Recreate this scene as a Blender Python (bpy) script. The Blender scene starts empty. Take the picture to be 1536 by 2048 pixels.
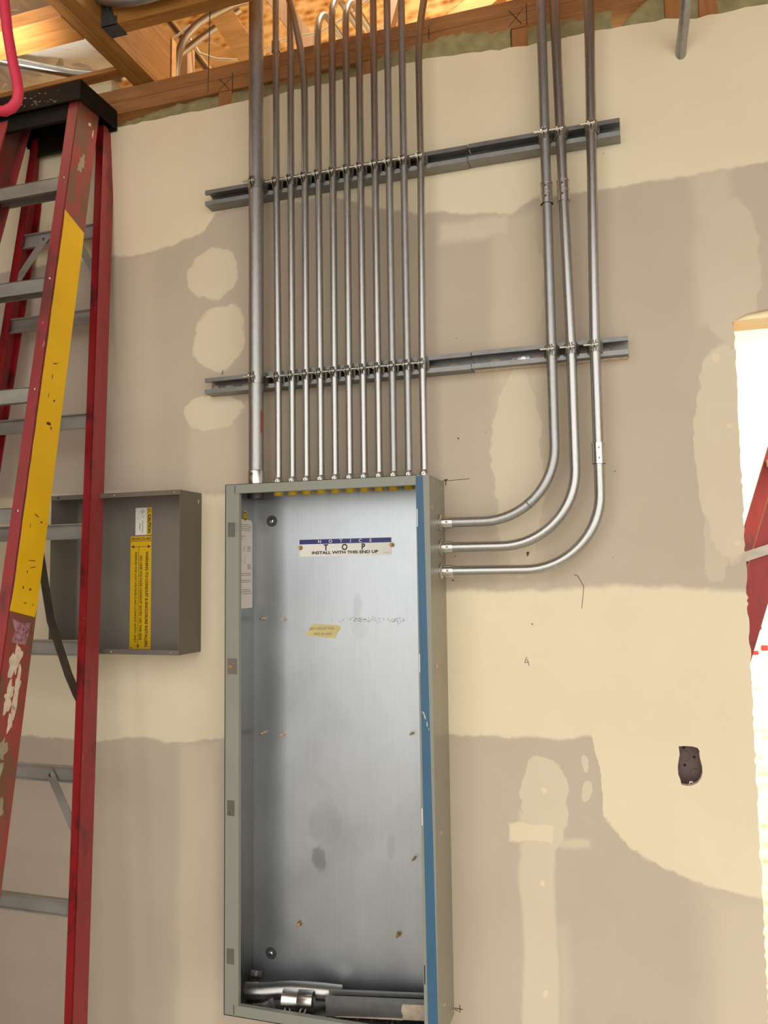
import bpy, bmesh, math, random
from mathutils import Vector, Matrix
random.seed(11)
sc = bpy.context.scene
COL = sc.collection
R = math.radians

# ------------------------------------------------------------------ camera
CAM = Vector((0.93952, -1.87072, 1.7545))
yaw, pitch, roll = R(17.3528), R(4.6039), R(-0.7443)
fwd = Vector((-math.sin(yaw) * math.cos(pitch), math.cos(yaw) * math.cos(pitch), math.sin(pitch)))
rgt0 = Vector((math.cos(yaw), math.sin(yaw), 0))
up0 = rgt0.cross(fwd)
rgt = rgt0 * math.cos(roll) + up0 * math.sin(roll)
upv = -rgt0 * math.sin(roll) + up0 * math.cos(roll)
cd = bpy.data.cameras.new('camera')
cd.sensor_fit = 'VERTICAL'
cd.sensor_height = 24.0
cd.lens = 24.0 * 1594.55 / 2048.0
cd.clip_start = 0.02
cam = bpy.data.objects.new('camera', cd)
COL.objects.link(cam)
cam.matrix_world = Matrix(((rgt.x, upv.x, -fwd.x, CAM.x), (rgt.y, upv.y, -fwd.y, CAM.y),
                           (rgt.z, upv.z, -fwd.z, CAM.z), (0, 0, 0, 1)))
sc.camera = cam

# ------------------------------------------------------------------ light
w = bpy.data.worlds.new('sky')
sc.world = w
w.use_nodes = True
bg = w.node_tree.nodes['Background']
bg.inputs['Color'].default_value = (1.0, 0.965, 0.915, 1)
bg.inputs['Strength'].default_value = 2.22


def lamp(name, kind, loc, energy, color, size=0.1, rot=None, size_y=None):
    d = bpy.data.lights.new(name, kind)
    d.energy = energy
    d.color = color
    if kind == 'AREA':
        d.size = size
        if size_y:
            d.shape = 'RECTANGLE'
            d.size_y = size_y
    else:
        d.shadow_soft_size = size
    o = bpy.data.objects.new(name, d)
    o.location = loc
    if rot:
        o.rotation_euler = rot
    COL.objects.link(o)
    return o


# unseen lamps added for the roof space, the foil and the back room
lamp('roof_fill_light', 'POINT', (0.40, 0.22, 4.30), 62, (1.0, 0.91, 0.76), 0.12)  # added lamp out of view, brightens the roof timbers
sp_ = lamp('foil_fill_light', 'SPOT', (-0.62, -0.34, 2.95), 16, (1.0, 0.94, 0.82), 0.06)  # added spot aimed upwards to brighten the foil
sp_.data.spot_size = R(96)
sp_.data.spot_blend = 0.6
sp_.rotation_euler = (R(180), 0, 0)
lamp('back_room_daylight', 'AREA', (2.6, 1.2, 2.5), 165, (1.0, 0.96, 0.84), 1.6, (0, R(35), 0), 1.6)  # area lamp standing in for the back room's daylight

sc.view_settings.view_transform = 'Standard'
sc.view_settings.look = 'None'
sc.view_settings.gamma = 1.0
sc.view_settings.exposure = 0.0
sc.view_settings.use_curve_mapping = False


# ------------------------------------------------------------------ materials
def srgb(r, g, b):
    def c(v):
        v /= 255.0
        return v / 12.92 if v <= 0.04045 else ((v + 0.055) / 1.055) ** 2.4
    return (c(r), c(g), c(b), 1.0)


class NG:
    def __init__(s, name):
        s.m = bpy.data.materials.new(name)
        s.m.use_nodes = True
        s.nt = s.m.node_tree
        s.b = s.nt.nodes['Principled BSDF']
        s.tc = s.nt.nodes.new('ShaderNodeTexCoord')

    def link(s, a, b):
        s.nt.links.new(a, b)

    def put(s, sock, v):
        if isinstance(v, bpy.types.NodeSocket):
            s.link(v, sock)
        else:
            sock.default_value = v

    def math(s, op, a, b=0.0, c=0.0, clamp=False):
        n = s.nt.nodes.new('ShaderNodeMath')
        n.operation = op
        n.use_clamp = clamp
        s.put(n.inputs[0], a)
        s.put(n.inputs[1], b)
        s.put(n.inputs[2], c)
        return n.outputs[0]

    def vec(s, scale=(1, 1, 1), rot=(0, 0, 0), src='Object'):
        n = s.nt.nodes.new('ShaderNodeMapping')
        n.inputs['Scale'].default_value = scale
        n.inputs['Rotation'].default_value = rot
        s.link(s.tc.outputs[src], n.inputs['Vector'])
        return n.outputs[0]

    def noise(s, v, scale, detail=4.0, rough=0.55, dist=0.0):
        n = s.nt.nodes.new('ShaderNodeTexNoise')
        s.link(v, n.inputs['Vector'])
        n.inputs['Scale'].default_value = scale
        n.inputs['Detail'].default_value = detail
        n.inputs['Roughness'].default_value = rough
        n.inputs['Distortion'].default_value = dist
        return n.outputs['Fac']

    def ramp(s, fac, stops):
        n = s.nt.nodes.new('ShaderNodeValToRGB')
        el = n.color_ramp.elements
        while len(el) < len(stops):
            el.new(0.5)
        for e, (p, c) in zip(el, stops):
            e.position = p
            e.color = c if len(c) == 4 else (*c, 1)
        s.link(fac, n.inputs['Fac'])
        return n.outputs['Color']

    def mix(s, fac, a, b):
        n = s.nt.nodes.new('ShaderNodeMix')
        n.data_type = 'RGBA'
        s.put(n.inputs[0], fac)
        s.put(n.inputs[6], a)
        s.put(n.inputs[7], b)
        return n.outputs[2]

    def bump(s, h, strength, dist=0.002):
        n = s.nt.nodes.new('ShaderNodeBump')
        n.inputs['Strength'].default_value = strength
        n.inputs['Distance'].default_value = dist
        s.link(h, n.inputs['Height'])
        s.link(n.outputs[0], s.b.inputs['Normal'])

    def step(s, v, lo, hi):
        n = s.nt.nodes.new('ShaderNodeMapRange')
        n.interpolation_type = 'SMOOTHSTEP'
        s.put(n.inputs[0], v)
        n.inputs[1].default_value = lo
        n.inputs[2].default_value = hi
        return n.outputs[0]


def plain(name, c, rough=0.6, metal=0.0, var=0.12, scale=18.0, bump=0.0, aniso=(1, 1, 1), c2=None, rvar=0.0):
    g = NG(name)
    f = g.noise(g.vec(aniso), scale, 5.0)
    a = tuple(min(1.0, x * (1 + var)) for x in c[:3]) + (1,)
    b = c2 or tuple(x * (1 - var) for x in c[:3]) + (1,)
    g.link(g.ramp(f, [(0.3, b), (0.7, a)]), g.b.inputs['Base Color'])
    g.b.inputs['Metallic'].default_value = metal
    g.b.inputs['Roughness'].default_value = rough
    if rvar:
        g.link(g.math('MULTIPLY_ADD', f, rvar, rough - rvar / 2), g.b.inputs['Roughness'])
    if bump:
        g.bump(f, bump)
    return g.m


def wood(name, c1, c2, axis, rough=0.7, knots=True):
    """sawn timber with grain running along one axis"""
    g = NG(name)
    sc_ = [26.0, 26.0, 26.0]
    sc_[axis] = 1.6
    v = g.vec(tuple(sc_))
    f = g.noise(v, 2.0, 8.0, 0.62, 0.6)
    f2 = g.noise(v, 9.0, 3.0, 0.5)
    k = g.math('MULTIPLY_ADD', f2, 0.35, g.math('MULTIPLY', f, 0.8))
    mid = tuple((a + b) / 2 for a, b in zip(c1, c2))
    g.link(g.ramp(k, [(0.35, c1), (0.55, mid), (0.8, c2)]), g.b.inputs['Base Color'])
    g.b.inputs['Roughness'].default_value = rough
    g.bump(k, 0.25, 0.001)
    return g.m


def flake(name, c1, c2, c3):
    """oriented strand board"""
    g = NG(name)
    n = g.nt.nodes.new('ShaderNodeTexVoronoi')
    n.inputs['Scale'].default_value = 16.0
    v = g.vec((1.0, 1.0, 2.2), (0.3, 0.5, 0.2))
    g.link(v, n.inputs['Vector'])
    f = g.noise(g.vec((1, 1, 1)), 25.0, 6.0)
    k = g.math('MULTIPLY_ADD', f, 0.5, g.math('MULTIPLY', n.outputs['Distance'], 0.7))
    g.link(g.ramp(k, [(0.25, c1), (0.5, c2), (0.8, c3)]), g.b.inputs['Base Color'])
    g.b.inputs['Roughness'].default_value = 0.75
    g.bump(k, 0.2, 0.002)
    return g.m


def fibreglass(name, c, dirt, amount):
    g = NG(name)
    v = g.vec((1, 1, 0.45))
    f = g.noise(v, 16.0, 8.0, 0.7)
    d = g.step(f, 0.62 - amount, 0.72 - amount * 0.6)
    f2 = g.noise(g.vec((1, 1, 0.12)), 90.0, 4.0)
    base = g.ramp(f2, [(0.3, tuple(x * 0.85 for x in c[:3]) + (1,)), (0.7, c)])
    white = g.step(g.noise(g.vec((1, 1, 0.5)), 55.0, 3.0), 0.72, 0.76)
    k = g.mix(g.math('MULTIPLY', d, 0.75), base, dirt)
    g.link(g.mix(g.math('MULTIPLY', white, 0.55), k, srgb(205, 190, 170)), g.b.inputs['Base Color'])
    g.b.inputs['Roughness'].default_value = 0.55
    g.bump(f2, 0.12, 0.001)
    return g.m


MT = {}
MT['emt'] = plain('conduit_zinc', (0.47, 0.47, 0.452, 1), 0.33, 1.0, 0.10, 260.0, 0.05, (1, 1, 0.6), rvar=0.14)
MT['emt_dull'] = plain('conduit_dull_zinc', (0.41, 0.41, 0.395, 1), 0.42, 0.95, 0.10, 120.0, 0.05, (1, 1, 0.6), rvar=0.1)
MT['bright'] = plain('bright_zinc', (0.62, 0.62, 0.60, 1), 0.27, 1.0, 0.05, 90.0)
MT['bolt'] = plain('bolt_zinc', (0.66, 0.64, 0.58, 1), 0.28, 1.0, 0.08, 90.0)
MT['strut'] = plain('strut_zinc', (0.27, 0.27, 0.26, 1), 0.5, 0.85, 0.14, 40.0, 0.04, rvar=0.12)
MT['clampm'] = plain('strap_zinc', (0.40, 0.40, 0.36, 1), 0.38, 1.0, 0.1, 60.0, rvar=0.1)
MT['dark_steel'] = plain('dark_steel', (0.10, 0.105, 0.11, 1), 0.5, 0.7, 0.2, 60.0)
MT['copper'] = plain('copper_stud', (0.62, 0.36, 0.20, 1), 0.35, 0.9, 0.15, 80.0)
MT['brass'] = plain('brass_stud', (0.30, 0.21, 0.10, 1), 0.35, 0.9, 0.15, 80.0)
MT['grey_paint'] = plain('grey_enamel', srgb(141, 143, 132), 0.42, 0.0, 0.04, 6.0, rvar=0.06)
MT['grey_side'] = plain('grey_enamel_side', srgb(150, 147, 132), 0.38, 0.25, 0.05, 6.0, rvar=0.06)
MT['blue_paint'] = plain('blue_paint', srgb(56, 98, 128), 0.5, 0.0, 0.07, 26.0, aniso=(1, 1, 0.2))
MT['box_paint'] = plain('box_galvanneal', srgb(118, 110, 100), 0.45, 0.35, 0.06, 7.0, rvar=0.1)
MT['box_dark'] = plain('box_galvanneal_inner', srgb(138, 130, 120), 0.42, 0.35, 0.05, 5.0, rvar=0.1)
MT['yellow'] = plain('yellow_tape', srgb(226, 178, 4), 0.5, 0.0, 0.06, 9.0, bump=0.05)
MT['yellow_label'] = plain('yellow_label', srgb(218, 178, 22), 0.4, 0.0, 0.03, 9.0)
MT['white_label'] = plain('white_label', srgb(232, 228, 220), 0.4, 0.0, 0.02, 9.0)
MT['paper'] = plain('sheet_paper', srgb(226, 214, 202), 0.6, 0.0, 0.02, 9.0)
MT['ink'] = plain('black_ink', (0.012, 0.010, 0.010, 1), 0.6)
MT['grey_ink'] = plain('grey_ink', (0.18, 0.17, 0.17, 1), 0.7)
MT['navy'] = plain('navy_ink', srgb(38, 38, 112), 0.4, 0.0, 0.06, 40.0)
MT['brown_ink'] = plain('brown_ink', srgb(84, 52, 14), 0.6)
MT['masking'] = plain('masking_tape', srgb(206, 190, 128), 0.7, 0.0, 0.07, 60.0, bump=0.1)
MT['cap'] = plain('ladder_cap_plastic', (0.004, 0.004, 0.004, 1), 0.6, 0.0, 0.3, 30.0, c2=(0.012, 0.010, 0.007, 1), bump=0.2)
for n_ in MT['cap'].node_tree.nodes:
    if n_.type == 'BSDF_PRINCIPLED':
        n_.inputs['Specular IOR Level'].default_value = 0.15
MT['fg'] = fibreglass('red_fibreglass', srgb(156, 58, 60), srgb(92, 54, 50), 0.10)
MT['fg_dirty'] = fibreglass('red_fibreglass_worn', srgb(158, 60, 54), srgb(96, 80, 58), 0.22)
MT['fg_rear'] = fibreglass('red_fibreglass_rear', srgb(150, 10, 20), srgb(24, 8, 10), 0.13)
MT['alu'] = plain('ladder_aluminium', (0.45, 0.425, 0.38, 1), 0.5, 0.7, 0.18, 22.0, 0.04, (0.35, 1, 1), rvar=0.1)
MT['alu_dark'] = plain('ladder_spreader', (0.10, 0.085, 0.065, 1), 0.45, 0.6, 0.2, 26.0)
MT['mudsplat'] = plain('joint_compound_smear', srgb(206, 190, 164), 0.85, 0.0, 0.16, 70.0, bump=0.5)
MT['greysplat'] = plain('grey_smear', srgb(150, 140, 112), 0.8, 0.0, 0.15, 45.0, bump=0.4)
MT['scuff'] = plain('grey_scuff', srgb(120, 116, 106), 0.7)
MT['latch'] = plain('latch_plate_paint', srgb(98, 99, 86), 0.5)
MT['lilac'] = plain('label_remnant', srgb(176, 140, 150), 0.7, 0.0, 0.1, 90.0, c2=srgb(112, 40, 52))
MT['redlabel'] = plain('red_label', srgb(176, 30, 28), 0.5)
MT['insul'] = plain('mineral_wool', srgb(148, 141, 100), 0.95, 0.0, 0.22, 35.0, bump=1.0)
MT['cable_w'] = plain('white_cable', srgb(225, 218, 200), 0.45)
MT['rope'] = plain('red_cord', srgb(190, 38, 64), 0.6, 0.0, 0.08, 120.0)
MT['concrete'] = plain('concrete_slab', srgb(168, 160, 148), 0.8, 0.0, 0.1, 3.0)
MT['plaster'] = plain('painted_drywall', srgb(214, 200, 172), 0.9, 0.0, 0.03, 3.0)
MT['cream_wall'] = plain('cream_drywall', srgb(245, 235, 200), 0.9, 0.0, 0.02, 3.0)
MT['joist'] = wood('joist_fir', srgb(118, 74, 26), srgb(176, 124, 56), 1)
MT['beam'] = wood('beam_fir', srgb(122, 76, 26), srgb(186, 130, 56), 0)
MT['block'] = wood('blocking_fir', srgb(140, 84, 34), srgb(196, 136, 70), 0)
MT['plate'] = wood('plate_fir', srgb(124, 82, 42), srgb(174, 122, 72), 0)
MT['studw'] = wood('stud_fir', srgb(132, 84, 42), srgb(180, 124, 72), 2)
MT['web'] = wood('truss_fir', srgb(184, 134, 72), srgb(226, 182, 116), 0)
MT['wood_overlit'] = wood('header_overlit', srgb(240, 224, 178), srgb(250, 240, 206), 0)  # overexposed look put into a paler timber colour
MT['osb_overlit'] = flake('overexposed_printed_board', srgb(196, 180, 150), srgb(232, 222, 200), srgb(244, 238, 222))  # strand board bleached in its colour to look overexposed
MT['web_grey'] = wood('truss_pale', srgb(164, 128, 96), srgb(204, 172, 138), 2)
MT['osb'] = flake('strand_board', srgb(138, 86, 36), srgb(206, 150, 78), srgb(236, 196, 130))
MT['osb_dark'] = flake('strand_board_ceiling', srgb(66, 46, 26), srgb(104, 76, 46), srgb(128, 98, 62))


def foil_mat():
    g = NG('foil_facing')
    f = g.noise(g.vec((1, 1, 1)), 60.0, 4.0, 0.6)
    g.b.inputs['Base Color'].default_value = (0.93, 0.92, 0.86, 1)
    g.b.inputs['Metallic'].default_value = 0.2
    g.b.inputs['Roughness'].default_value = 0.38
    g.bump(f, 0.3, 0.003)
    return g.m


MT['foil'] = foil_mat()
MT['jbox'] = plain('junction_steel', srgb(128, 108, 102), 0.5, 0.3, 0.05, 20.0)


def panel_steel(name, base, smear, stains=()):
    """bare galvanised sheet with vertical mill grain, dull hand smears and dusty wipes"""
    g = NG(name)
    grain = g.noise(g.vec((60, 1, 2.0)), 3.0, 5.0)
    cloud = g.noise(g.vec((1, 1, 0.8)), 5.0, 5.0, 0.55, 0.5)
    k = g.math('MULTIPLY_ADD', grain, 0.22, g.math('MULTIPLY', cloud, 0.8))
    colr = g.ramp(k, [(0.35, tuple(x * 0.80 for x in base[:3]) + (1,)), (0.68, base)])
    if stains:
        sep = g.nt.nodes.new('ShaderNodeSeparateXYZ')
        g.link(g.tc.outputs['Object'], sep.inputs[0])
        wob = g.math('SUBTRACT', g.noise(g.vec((1, 1, 1)), 26.0, 6.0, 0.65), 0.5)
        for cx, cz, a, b, st in stains:
            dx = g.math('DIVIDE', g.math('SUBTRACT', sep.outputs[0], cx), a)
            dz = g.math('DIVIDE', g.math('SUBTRACT', sep.outputs[2], cz), b)
            d = g.math('ADD', g.math('SUBTRACT', 1.0, g.math('ADD', g.math('MULTIPLY', dx, dx), g.math('MULTIPLY', dz, dz))), g.math('MULTIPLY', wob, 3.4))
            colr = g.mix(g.math('MULTIPLY', g.step(d, -0.1, 0.8), st), colr, srgb(112, 112, 110))
    g.link(colr, g.b.inputs['Base Color'])
    g.b.inputs['Metallic'].default_value = 0.92
    g.link(g.math('MULTIPLY_ADD', cloud, smear, 0.30), g.b.inputs['Roughness'])
    g.bump(grain, 0.03, 0.0005)
    return g.m


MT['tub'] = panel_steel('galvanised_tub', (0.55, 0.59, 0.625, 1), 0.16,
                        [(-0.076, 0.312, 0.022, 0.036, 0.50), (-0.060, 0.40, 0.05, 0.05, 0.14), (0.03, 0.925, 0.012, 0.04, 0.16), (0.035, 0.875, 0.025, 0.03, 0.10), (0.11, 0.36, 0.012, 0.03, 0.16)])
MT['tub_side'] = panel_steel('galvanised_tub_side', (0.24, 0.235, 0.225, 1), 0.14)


def wall_mat():
    """bare drywall paper with taped joints and skim patches of joint compound"""
    g = NG('taped_drywall')
    sep = g.nt.nodes.new('ShaderNodeSeparateXYZ')
    g.link(g.tc.outputs['Object'], sep.inputs[0])
    V = g.vec((1, 1, 1))
    n1 = g.math('SUBTRACT', g.noise(V, 5.0, 3.0), 0.5)
    n2 = g.math('SUBTRACT', g.noise(g.vec((1, 1, 1), (0, 0, 1.0)), 7.0, 3.0), 0.5)
    n3 = g.math('SUBTRACT', g.noise(V, 55.0, 4.0, 0.7), 0.5)
    x = g.math('ADD', g.math('MULTIPLY_ADD', n1, 0.045, sep.outputs[0]), g.math('MULTIPLY', n3, 0.010))
    z = g.math('ADD', g.math('MULTIPLY_ADD', n2, 0.045, sep.outputs[2]), g.math('MULTIPLY', n3, 0.014))

    def curve(pts):
        n = g.nt.nodes.new('ShaderNodeFloatCurve')
        c = n.mapping.curves[0]
        P = [((a + 0.7) / 2.1, (b - 0.5) / 2.6) for a, b in pts]
        c.points[0].location = P[0]
        c.points[1].location = P[-1]
        for p in P[1:-1]:
            c.points.new(*p)
        for p in c.points:
            p.handle_type = 'VECTOR'
        n.mapping.update()
        t = g.math('DIVIDE', g.math('ADD', x, 0.7), 2.1)
        g.link(t, n.inputs['Value'])
        return g.math('MULTIPLY_ADD', n.outputs[0], 2.6, 0.5)

    def rect(x0, x1, z0, z1, wgt, soft=0.006):
        d = g.math('MINIMUM', g.math('MINIMUM', g.math('SUBTRACT', x, x0), g.math('SUBTRACT', x1, x)),
                   g.math('MINIMUM', g.math('SUBTRACT', z, z0), g.math('SUBTRACT', z1, z)))
        return g.math('MULTIPLY', g.step(d, -soft, soft), wgt)

    n4 = g.math('MULTIPLY', g.math('SUBTRACT', g.noise(V, 13.0, 3.0), 0.5), 0.05)
    n5 = g.math('MULTIPLY', g.math('SUBTRACT', g.noise(g.vec((1, 1, 1), (1.0, 0, 0.5)), 15.0, 3.0), 0.5), 0.05)
    xe, ze = g.math('ADD', x, n4), g.math('ADD', z, n5)

    def ell(cx, cz, a, b, wgt, soft=0.12):
        big = b > 0.03
        dx = g.math('DIVIDE', g.math('SUBTRACT', xe if big else x, cx), a)
        dz = g.math('DIVIDE', g.math('SUBTRACT', ze if big else z, cz), b)
        d = g.math('SUBTRACT', 1.0, g.math('ADD', g.math('MULTIPLY', dx, dx), g.math('MULTIPLY', dz, dz)))
        return g.math('MULTIPLY', g.step(d, -soft, soft), wgt)

    top = curve([(-0.7, 2.67), (-0.43, 2.672), (-0.30, 2.665), (-0.15, 2.70), (-0.12, 2.752), (0.20, 2.745), (0.46, 2.65),
                 (0.50, 2.66), (0.69, 2.62), (0.735, 2.645), (0.90, 2.65), (0.96, 2.645), (1.10, 2.655), (1.4, 2.65)])
    m1 = g.step(g.math('SUBTRACT', z, top), -0.005, 0.006)
    btop = curve([(-0.7, 1.995), (-0.46, 1.997), (-0.08, 1.98), (0.20, 1.85), (0.505, 1.72), (0.64, 1.722), (0.92, 1.726),
                  (1.07, 1.724), (1.4, 1.70)])
    bbot = curve([(-0.7, 1.32), (-0.46, 1.319), (-0.30, 1.332), (-0.08, 1.34), (0.2, 1.36), (0.517, 1.385), (0.64, 1.372),
                  (0.74, 1.386), (0.838, 1.39), (0.845, 1.30), (0.858, 1.215), (0.908, 1.155), (0.978, 1.113),
                  (1.077, 1.085), (1.4, 1.04)])
    m2 = g.math('MINIMUM', g.step(g.math('SUBTRACT', btop, z), -0.006, 0.012), g.step(g.math('SUBTRACT', z, bbot), -0.004, 0.006))
    shapes = [
        ell(-0.125, 2.58, 0.075, 0.075, 0.75), ell(-0.105, 2.40, 0.078, 0.085, 0.75), ell(-0.115, 2.20, 0.085, 0.052, 0.75),
        rect(-0.19, -0.045, 1.98, 2.20, 0.30, 0.02), rect(-0.40, -0.30, 1.98, 2.66, 0.16, 0.03),
        rect(0.635, 0.742, 1.72, 2.62, 0.36, 0.02), ell(0.685, 2.00, 0.060, 0.26, 0.62, 0.10), ell(0.70, 2.45, 0.055, 0.14, 0.35, 0.1),
        rect(1.095, 1.175, 2.30, 2.66, 0.35, 0.02), ell(1.165, 2.42, 0.06, 0.17, 0.35, 0.1),
        ell(1.145, 2.02, 0.068, 0.24, 0.55, 0.06), ell(1.115, 1.83, 0.03, 0.09, 0.30, 0.1),
        ell(0.722, 1.24, 0.052, 0.105, 0.55, 0.06), rect(0.665, 0.742, 0.3, 1.22, 0.52, 0.006), rect(0.742, 0.765, 0.3, 0.98, 0.3, 0.02),
        rect(0.642, 0.74, 1.155, 1.198, 0.88, 0.004), rect(0.74, 0.83, 1.150, 1.168, 0.45, 0.006),
        ell(0.815, 1.335, 0.008, 0.017, 0.6), ell(0.818, 1.275, 0.012, 0.026, 0.55),
        rect(0.505, 0.68, 2.575, 2.625, 0.55, 0.012), rect(1.06, 1.3, 0.3, 1.08, 0.35, 0.05),
        rect(-0.215, -0.10, 0.3, 1.33, 0.40, 0.02), rect(-0.46, -0.40, 0.3, 1.33, 0.22, 0.04),
        ell(1.128, 2.225, 0.008, 0.010, 0.8), ell(1.145, 2.07, 0.006, 0.006, 0.8), ell(1.156, 1.82, 0.007, 0.006, 0.8),
        ell(0.718, 1.272, 0.006, 0.006, 0.95), ell(0.716, 1.065, 0.006, 0.006, 0.95), ell(0.712, 0.83, 0.006, 0.006, 0.95),
    ]
    m = g.math('MAXIMUM', m1, m2)
    for s_ in shapes:
        m = g.math('MAXIMUM', m, s_)
    blot = g.noise(V, 3.2, 5.0)
    paper = g.ramp(blot, [(0.3, srgb(191, 176, 156)), (0.7, srgb(198, 184, 164))])
    mud = g.ramp(blot, [(0.3, srgb(228, 213, 182)), (0.7, srgb(235, 221, 191))])
    g.link(g.mix(m, paper, mud), g.b.inputs['Base Color'])
    g.b.inputs['Roughness'].default_value = 0.9
    g.bump(g.math('MULTIPLY_ADD', m, 0.6, g.math('MULTIPLY', n3, 0.15)), 0.25, 0.002)
    return g.m


MT['wall'] = wall_mat()


# ------------------------------------------------------------------ mesh helpers
WLOC = {}


class MB:
    def __init__(s):
        s.v, s.f, s.s = [], [], []

    def add(s, vs, fs, smooth=False):
        o = len(s.v)
        s.v += [Vector(p) for p in vs]
        for f in fs:
            s.f.append([o + i for i in f])
            s.s.append(smooth)
        return s

    def box(s, x0, x1, y0, y1, z0, z1, b=0.0, M=None):
        if b <= 0:
            vs = [(x, y, z) for x in (x0, x1) for y in (y0, y1) for z in (z0, z1)]
            fs = [(0, 1, 3, 2), (4, 6, 7, 5), (0, 4, 5, 1), (2, 3, 7, 6), (0, 2, 6, 4), (1, 5, 7, 3)]
            if M:
                vs = [M @ Vector(p) for p in vs]
            return s.add(vs, fs)
        bm = bmesh.new()
        bmesh.ops.create_cube(bm, size=1.0)
        for p in bm.verts:
            p.co = Vector(((x0 + x1) / 2 + p.co.x * (x1 - x0), (y0 + y1) / 2 + p.co.y * (y1 - y0), (z0 + z1) / 2 + p.co.z * (z1 - z0)))
        bmesh.ops.bevel(bm, geom=bm.edges[:], offset=b, segments=2, affect='EDGES', profile=0.6)
        vs = [(M @ p.co if M else p.co.copy()) for p in bm.verts]
        bm.verts.index_update()
        fs = [[p.index for p in f.verts] for f in bm.faces]
        bm.free()
        return s.add(vs, fs)

    def tube(s, pts, r, n=14, caps=True, smooth=True, ri=None):
        pts = [Vector(p) for p in pts]
        rr = r if isinstance(r, (list, tuple)) else [r] * len(pts)
        t0 = (pts[1] - pts[0]).normalized()
        a = Vector((0, 0, 1)) if abs(t0.z) < 0.9 else Vector((1, 0, 0))
        u = t0.cross(a).normalized()
        vs, fs = [], []
        for i, p in enumerate(pts):
            t = (pts[min(i + 1, len(pts) - 1)] - pts[max(i - 1, 0)]).normalized()
            u = (u - t * u.dot(t)).normalized()
            q = t.cross(u)
            for k in range(n):
                c = 2 * math.pi * k / n
                vs.append(p + (u * math.cos(c) + q * math.sin(c)) * rr[i])
        for i in range(len(pts) - 1):
            for k in range(n):
                fs.append((i * n + k, i * n + (k + 1) % n, (i + 1) * n + (k + 1) % n, (i + 1) * n + k))
        s.add(vs, fs, smooth)
        if ri:                                   # open ended pipe: inner wall and end rings
            o = len(s.v)
            m = len(pts)
            inner = [pts[i] + (vs[i * n + k] - pts[i]) * (ri / rr[i]) for i in range(m) for k in range(n)]
            s.add(inner, [tuple(reversed(f)) for f in fs], smooth)
            o2 = o - m * n
            for i in (0, m - 1):
                for k in range(n):
                    a_, b_ = i * n + k, i * n + (k + 1) % n
                    s.f.append([o2 + a_, o2 + b_, o + b_, o + a_] if i else [o2 + b_, o2 + a_, o + a_, o + b_])
                    s.s.append(False)
        elif caps:
            o = len(s.v) - len(vs)
            s.f.append([o + k for k in reversed(range(n))])
            s.s.append(False)
            s.f.append([o + (len(pts) - 1) * n + k for k in range(n)])
            s.s.append(False)
        return s

    def cyl(s, p, q, r, n=14, ri=None):
        return s.tube([p, q], r, n, ri=ri)

    def prism(s, poly, frame, h0, h1):
        """poly of (a, b) extruded from h0 to h1; frame(a, b, h) -> point"""
        n = len(poly)
        vs = [frame(a, b, h0) for a, b in poly] + [frame(a, b, h1) for a, b in poly]
        fs = [tuple(range(n))[::-1], tuple(range(n, 2 * n))]
        fs += [(i, (i + 1) % n, n + (i + 1) % n, n + i) for i in range(n)]
        return s.add(vs, fs)

    def ribbon(s, path, th, frame, h0, h1, smooth=False):
        """thin bent strip: 2-D path thickened by th and extruded from h0 to h1"""
        P = [Vector((a, b)) for a, b in path]
        L, Q = [], []
        for i, p in enumerate(P):
            d = (P[min(i + 1, len(P) - 1)] - P[max(i - 1, 0)]).normalized()
            nrm = Vector((-d.y, d.x)) * th / 2
            L.append(p + nrm)
            Q.append(p - nrm)
        for i in range(len(P) - 1):
            c = [L[i], L[i + 1], Q[i + 1], Q[i]]
            vs = [frame(a.x, a.y, h) for h in (h0, h1) for a in c]
            fs = [(0, 1, 2, 3), (7, 6, 5, 4), (0, 4, 5, 1), (2, 6, 7, 3)]
            if i == 0:
                fs.append((3, 7, 4, 0))
            if i == len(P) - 2:
                fs.append((1, 5, 6, 2))
            s.add(vs, fs, smooth)
        return s

    def hexa(s, p, q, r):
        return s.tube([p, q], r, 6, smooth=False)

    def bar(s, p, q, wvec, dvec):
        """rectangular bar from p to q; wvec, dvec are the full side vectors"""
        p, q, wv, dv = Vector(p), Vector(q), Vector(wvec) / 2, Vector(dvec) / 2
        vs = [c + i * wv + j * dv for c in (p, q) for i, j in ((-1, -1), (1, -1), (1, 1), (-1, 1))]
        fs = [(3, 2, 1, 0), (4, 5, 6, 7)] + [(i, (i + 1) % 4, 4 + (i + 1) % 4, 4 + i) for i in range(4)]
        return s.add(vs, fs)

    def build(s, name, mat, parent=None, origin=None):
        if parent is not None:
            o0 = WLOC[parent.name]
        elif origin is not None:
            o0 = Vector(origin)
        else:
            o0 = Vector(((min(p.x for p in s.v) + max(p.x for p in s.v)) / 2,
                         (min(p.y for p in s.v) + max(p.y for p in s.v)) / 2, min(p.z for p in s.v)))
        me = bpy.data.meshes.new(name)
        me.from_pydata([p - o0 for p in s.v], [], s.f)
        for p, sm in zip(me.polygons, s.s):
            p.use_smooth = sm
        bm = bmesh.new()
        bm.from_mesh(me)
        bmesh.ops.remove_doubles(bm, verts=bm.verts, dist=1e-6)
        bmesh.ops.recalc_face_normals(bm, faces=bm.faces)
        for e in bm.edges:
            fl_ = e.link_faces
            if len(fl_) == 2 and (fl_[0].smooth != fl_[1].smooth or (fl_[0].smooth and fl_[0].normal.angle(fl_[1].normal, 0.0) > 0.9)):
                e.smooth = False
        bm.to_mesh(me)
        bm.free()
        me.materials.append(MT[mat])
        o = bpy.data.objects.new(name, me)
        COL.objects.link(o)
        WLOC[o.name] = o0.copy()
        if parent is not None:
            o.parent = parent
        else:
            o.location = o0
        return o


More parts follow.
